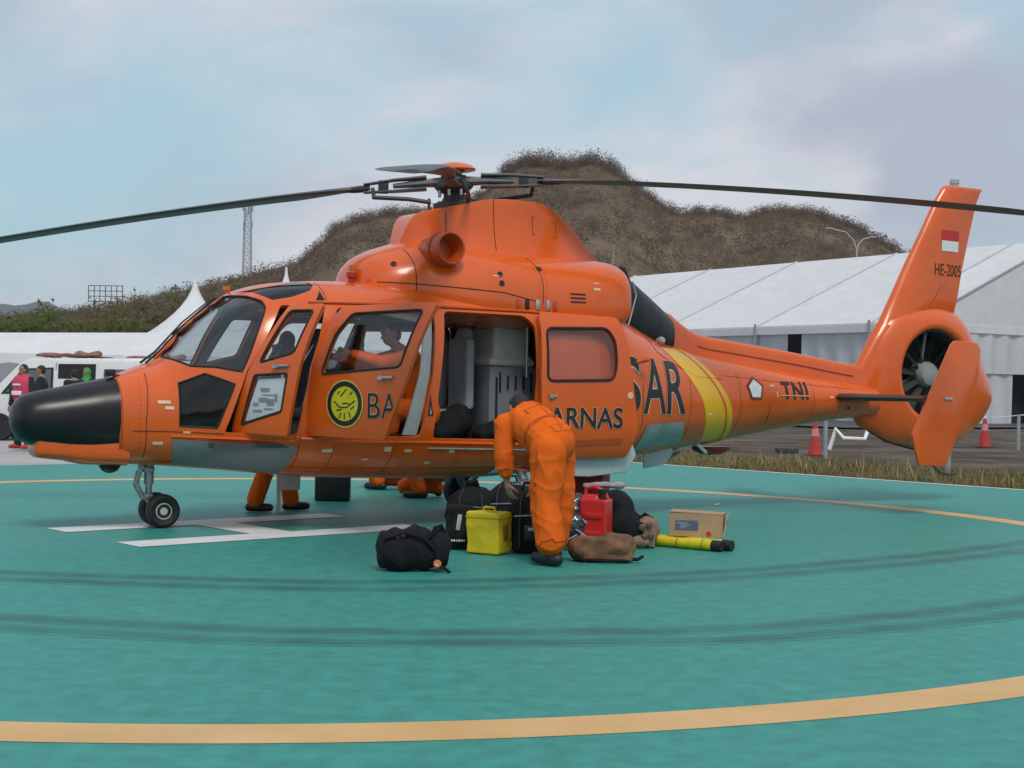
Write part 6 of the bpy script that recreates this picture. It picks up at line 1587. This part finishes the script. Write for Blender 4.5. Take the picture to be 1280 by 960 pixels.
def kit(w, h):
    t = [o for o in bpy.data.objects if o.name.startswith('cargo_bag')][-1]
    t = max((o for o in bpy.data.objects if o.name.startswith('cargo_bag')), key=lambda o: o.name)
    for sx in (-.45, .45): MB().tube([(w*sx, -.19, h*.10), (w*sx, -.215, h*.5), (w*sx*.9, -.17, h*.85), (w*sx*.6, -.02, h*1.02)], .014, 6, True, (.4, 1)).build('strap', DARKGREY, t)
    MB().tube([(-w*.7, -.20, h*.62), (0, -.225, h*.64), (w*.7, -.20, h*.62)], .006, 6).build('zip', STEEL, t); MB().tube([(-.06, -.03, h*1.0), (-.04, -.04, h*1.0+.07), (.05, -.04, h*1.0+.07), (.07, -.03, h*1.0)], .012, 8).build('handle', BLACKCLOTH, t)
    MB().box((w*.05, -.225, h*.36), (w*.6, .02, h*.26), None, .012).build('pocket', BLACKVINYL, t); MB().box((w*.1, -.238, h*.42), (.05, .006, .025), None, .002).build('label_patch', LTGREY, t)
# black bags behind the yellow case and the man
for (px, py, w, h, lab, sd) in ((664, 690, .17, .50, 'tall black bag between the yellow case and the bending man', 1), (592, 668, .24, .42, 'black bag behind the upright backpack', 2), (640, 668, .28, .47, 'large black bag under the bending man\'s hand', 3), (690, 664, .22, .42, 'black bag behind the bending man\'s legs', 4)):
    p0 = gpt(px, py); bag('cargo_bag', lab, 'bag', p0, [('ell', (0, 0, h*.45), (w, .2, h*.55)), ('box', (0, 0, h*.35), (w*1.5, .3, h*.7)), ('ell', (w*.3, -.05, h*.7), (w*.6, .15, h*.3))], BLACKCLOTH, [(.014, 15, (1, 1, .8), sd), (.016, 11, (1, 1, .9), 100+sd), (.006, 40, (1, 1, 1), sd+9)], .014, 2); kit(w, h)
# clear-wrapped dark bundle
p0 = gpt(722, 690)
t, o = bag('wrapped_bundle', 'navy bundle wrapped in shiny clear plastic right of the man\'s legs', 'bundle', p0+Vector((0, .15, 0)), [('ell', (0, 0, .17), (.13, .13, .16)), ('ell', (-.02, .02, .30), (.11, .11, .13)), ('ell', (.02, .05, .38), (.09, .1, .09))], mat('plastic_wrapped_navy', (.018, .02, .04), .12, var=.4, vscale=9, bump=1.0, bscale=14, coat=.8), [(.018, 22, (1, 1, 1), 5), (.01, 50, (1, 1, 1), 6)], .012, 1)
for q in range(9):
    a = random.uniform(0, 6.28); z = random.uniform(.06, .36); MB().tube([(math.cos(a+i*.25)*.135, -abs(math.sin(a+i*.25))*.135, z+i*.02) for i in range(4)], .005, 5).build('plastic_crease', mat('white_plastic_crease', (.55, .55, .58), .25), t)
# red jerry can
p0 = gpt(749, 690)
REDC = mat('red_plastic_can', (.60, .022, .018), .32, var=.06, vscale=5, bump=.06, bscale=6, coat=.2)
t = thing('jerry_can', 'bright red plastic jerry can standing in the pile of bags', 'jerry can', p0+Vector((0, .1, .0)), R(-22))
blob('can_body', [('box', (0, 0, .235), (.23, .20, .40)), ('box', (-.03, 0, .44), (.14, .16, .06))], .011, REDC, t, 6, None, flat)
MB().tube([(-.10, 0, .42), (-.09, 0, .52), (-.02, 0, .535), (.07, 0, .50), (.10, 0, .43)], .018, 10).build('handle', REDC, t)
MB().lathe([(.03, .44), (.03, .50), (.035, .50), (.035, .53), (0, .53)], 16, Matrix.Translation((.07, -.05, -.01))).build('cap', BLACK, t)
for z in (.15, .30): MB().box((0, -.105, z), (.17, .012, .05), None, .005).build('embossed_panel', REDC, t)
# grey folded cloth with black ends lying over the can
t, o = bag('folded_cloth', 'crumpled grey cloth with black ends on top of the red can', 'cloth', p0+Vector((.05, .12, .0)), [('ell', (.02, .05, .545), (.19, .08, .022)), ('ell', (.14, .03, .55), (.06, .05, .03)), ('ell', (-.1, .03, .53), (.07, .05, .02))], mat('grey_cloth', (.28, .27, .28), .8, var=.3, vscale=10), [(.008, 30, (1, 1, 1), 5)], .012, 1)
# black round-backed bag and tan bag, brown bag
p0 = gpt(789, 686)
bag('cargo_bag', 'black round-backed bag leaning right of the red can', 'bag', p0+Vector((0, .16, 0)), [('cap', (-.12, 0, .22), .20, (.10, 0, .13), .13), ('ell', (-.1, .02, .30), (.17, .17, .19)), ('box', (0, 0, .12), (.36, .26, .22))], BLACKCLOTH, [(.009, 12, (1, 1, 1), 5)], .014, 5)
TAN = mat('tan_cloth_bag', (.26, .15, .09), .8, var=.25, vscale=9, bump=.4, bscale=18, color2=(.33, .21, .14)); BROWN = mat('brown_suede_bag', (.17, .075, .035), .8, var=.35, vscale=7, bump=.4, bscale=20, color2=(.24, .12, .06))
p0 = gpt(810, 686)
t, o = bag('tan_bag', 'tan cloth bag with dark toggles left of the cardboard box', 'bag', p0+Vector((0, .12, 0)), [('box', (0, 0, .11), (.17, .2, .2)), ('ell', (.02, 0, .15), (.11, .12, .12)), ('ell', (-.04, -.02, .06), (.12, .13, .07))], TAN, FB, .012, 4)
for (x, z) in ((-.03, .18), (.03, .20), (-.01, .10), (.05, .11)): MB().lathe([(.026, 0), (.03, .006), (.014, .012), (0, .01)], 10, axis_matrix((x, -.125, z), (0, -1, .3))).build('toggle', mat('dark_brown_toggle', (.05, .025, .02), .5), t)
MB().tube([(-.07, -.05, .24), (0, -.04, .29), (.07, -.05, .25)], .014, 8).build('strap', BLACKCLOTH, t)
p0 = gpt(760, 704)
t, o = bag('brown_bag', 'brown suede bag lying flat in front of the red can', 'bag', p0+Vector((0, .13, 0)), [('box', (.03, 0, .10), (.38, .24, .17)), ('ell', (-.15, 0, .10), (.14, .13, .10)), ('ell', (.10, -.02, .12), (.16, .14, .10))], BROWN, FB, .013, 5)
MB().tube([(.18, -.08, .03), (.26, -.10, .03), (.30, -.06, .05)], .014, 6).build('strap', BLACKCLOTH, t); MB().tube([(-.22, -.10, .03), (-.1, -.14, .025), (.05, -.14, .02), (.18, -.12, .02)], .012, 6).build('strap', BLACKCLOTH, t)
# red case behind the pile
p0 = gpt(742, 650)
t = thing('red_case', 'dark red case standing behind the pile under the fuselage', 'case', p0+Vector((0, .2, 0)), R(-25))
MB().box((0, 0, .30), (.36, .22, .58), None, .025).build('shell', mat('dark_red_case_paint', (.33, .015, .012), .5, var=.2), t); MB().box((0, -.115, .30), (.30, .012, .5), None, .01).build('lid_panel', MATS['dark_red_case_paint'], t); MB().tube([(-.06, 0, .59), (-.05, 0, .62), (.05, 0, .62), (.06, 0, .59)], .01, 8).build('handle', BLACK, t)
# two yellow rolled stretcher tubes with black end caps, and the cardboard box lying on them
pa, pb_ = gpt(820, 682), gpt(905, 690)
YT = mat('yellow_tube_fabric', (.68, .55, .015), .5, var=.12, vscale=10, bump=.3, bscale=30)
dv = (pb_-pa).normalized(); sv = Vector((-dv.y, dv.x, 0))
for i, (o_, lab) in enumerate(((0.0, 'yellow rolled tube with black end cap nearest the camera under the box'), (.10, 'yellow rolled tube lying behind the nearer one under the box'))):
    t = thing('rolled_tube', lab, 'tube', pa+sv*o_, math.atan2(dv.y, dv.x), 'yellow tubes under the cardboard box'); L_ = (pb_-pa).length+.15+.04*i
    b = MB(); N_ = 26; b.tube([(L_*k_/N_-.22, 0, .048) for k_ in range(N_+1)], [.043+.003*(k_ % 2) for k_ in range(N_+1)], 14); b.build('roll', YT, t)
    MB().tube([(L_-.23, 0, .048), (L_-.14, 0, .048)], [.0475, .046], 14).build('end_cap', BLACK, t)
    for k_ in range(3): MB().tube([(L_*(.3*k_), 0, .048), (L_*(.3*k_)+.02, 0, .048)], .0475, 14).build('band', mat('dark_yellow_band', (.40, .30, .01), .6), t)
CARD = mat('cardboard', (.42, .28, .165), .85, var=.08, vscale=5, bump=.1, bscale=30)
pc = gpt(876, 684)+Vector((.0, .05, .096))
t = thing('cardboard_box', 'cardboard box with blue print and open flap on the yellow tubes', 'box', pc, R(-14))
b = MB(); W_, D_, H_ = .46, .24, .20
b.box((0, 0, .006), (W_, D_, .012)); b.box((0, -D_/2+.004, H_/2+.006), (W_, .008, H_-.012)); b.box((0, D_/2-.004, H_/2+.006), (W_, .008, H_-.012)); b.box((-W_/2+.004, 0, H_/2+.006), (.008, D_-.018, H_-.012)); b.box((W_/2-.004, 0, H_/2+.006), (.008, D_-.018, H_-.012)); b.build('carton', CARD, t, None)
MB().box((0, .0, H_+.004), (W_+.004, D_+.004, .007), Matrix.Rotation(R(1.5), 3, 'Y')).build('top_flap', CARD, t, None)
MB().box((W_/2+.018, -.02, H_/2), (.006, D_*.9, H_*.95), Matrix.Rotation(R(9), 3, 'Y')).build('end_flap', mat('pale_cardboard', (.55, .42, .30), .85, var=.08), t, None)
MB().box((-.08, -D_/2-.0012, H_*.48), (.20, .003, .085)).build('blue_print', mat('blue_grey_print', (.09, .12, .19), .7, var=.25, vscale=12), t, None)
for q, (x, z) in enumerate(((-.12, .115), (-.09, .098), (-.11, .082))): MB().box((x, -D_/2-.004, z), (.10-.02*q, .003, .006)).build('print_line', LTGREY, t, None)
MB().lathe([(.022, 0), (.022, .004), (0, .004)], 14, axis_matrix((.11, -D_/2-.001, .03), (0, -1, 0))).build('red_seal', REDP, t)
for q in range(4): MB().box((W_/2+.026, -.05+.03*q, H_*.62), (.003, .012, .03-.004*q), Matrix.Rotation(R(9), 3, 'Y')).build('print_line', GREYPAINT, t, None)
# black box standing behind the helicopter
p0 = gpt(416, 627)
t = thing('storage_box', 'black box with yellow label behind the helicopter, seen below the sill', 'box', p0+Vector((0, .2, 0)), R(4))
MB().box((0, 0, .26), (.40, .36, .50), None, .015).build('shell', BLACKVINYL, t); MB().box((0, 0, .525), (.42, .38, .04), None, .01).build('lid', BLACK, t); MB().box((.0, -.185, .38), (.2, .008, .16)).build('yellow_label', mat('dull_yellow_label', (.35, .25, .02), .7), t, None)
# white bag carried by the person behind the cockpit, thin pale stick beside him
d = 15.2
t = thing('white_bag', 'white paper bag hanging beside the orange legs under the cockpit', 'bag', ((366-640)/F_PX*d, d, .22), R(10))
blob('bag_body', [('box', (0, 0, .17), (.19, .10, .30))], .012, mat('white_bag_paper', (.62, .60, .57), .7, var=.06), t, 2, [(.005, 15, (1, 1, 1), 3)]); MB().tube([(-.06, 0, .31), (-.05, 0, .42), (.05, 0, .42), (.06, 0, .31)], .006, 6).build('handle', WHITEP, t)
o = MB().tube([((351-640)/F_PX*15.25, 15.25, 0), ((350-640)/F_PX*15.25, 15.25, .9)], .022, 8).build('white_pole', WHITEP); tag(o, 'thin white pole standing between the orange legs under the cockpit', 'pole')
# tools under the man's hand
t, o = bag('tool_roll', 'dull metal tools in an open roll under the bending man\'s hand', 'tools', gpt(655, 672)+Vector((.02, .25, .40)), [('ell', (0, 0, .05), (.14, .09, .05))], mat('tool_grey', (.12, .12, .125), .4, metal=.5, var=.5, vscale=20, bump=.6, bscale=40), [(.012, 40, (1, 1, 1), 3)], .012, 1)
o = blob('litter_scrap', [('ell', (0, 0, .01), (.03, .02, .012)), ('ell', (.04, .01, .015), (.02, .02, .014))], .008, WHITEP, None, 1); o.location = gpt(897, 632)+Vector((0, 0, .0)); tag(o, 'small white scrap on the pad beyond the cardboard box', 'litter')
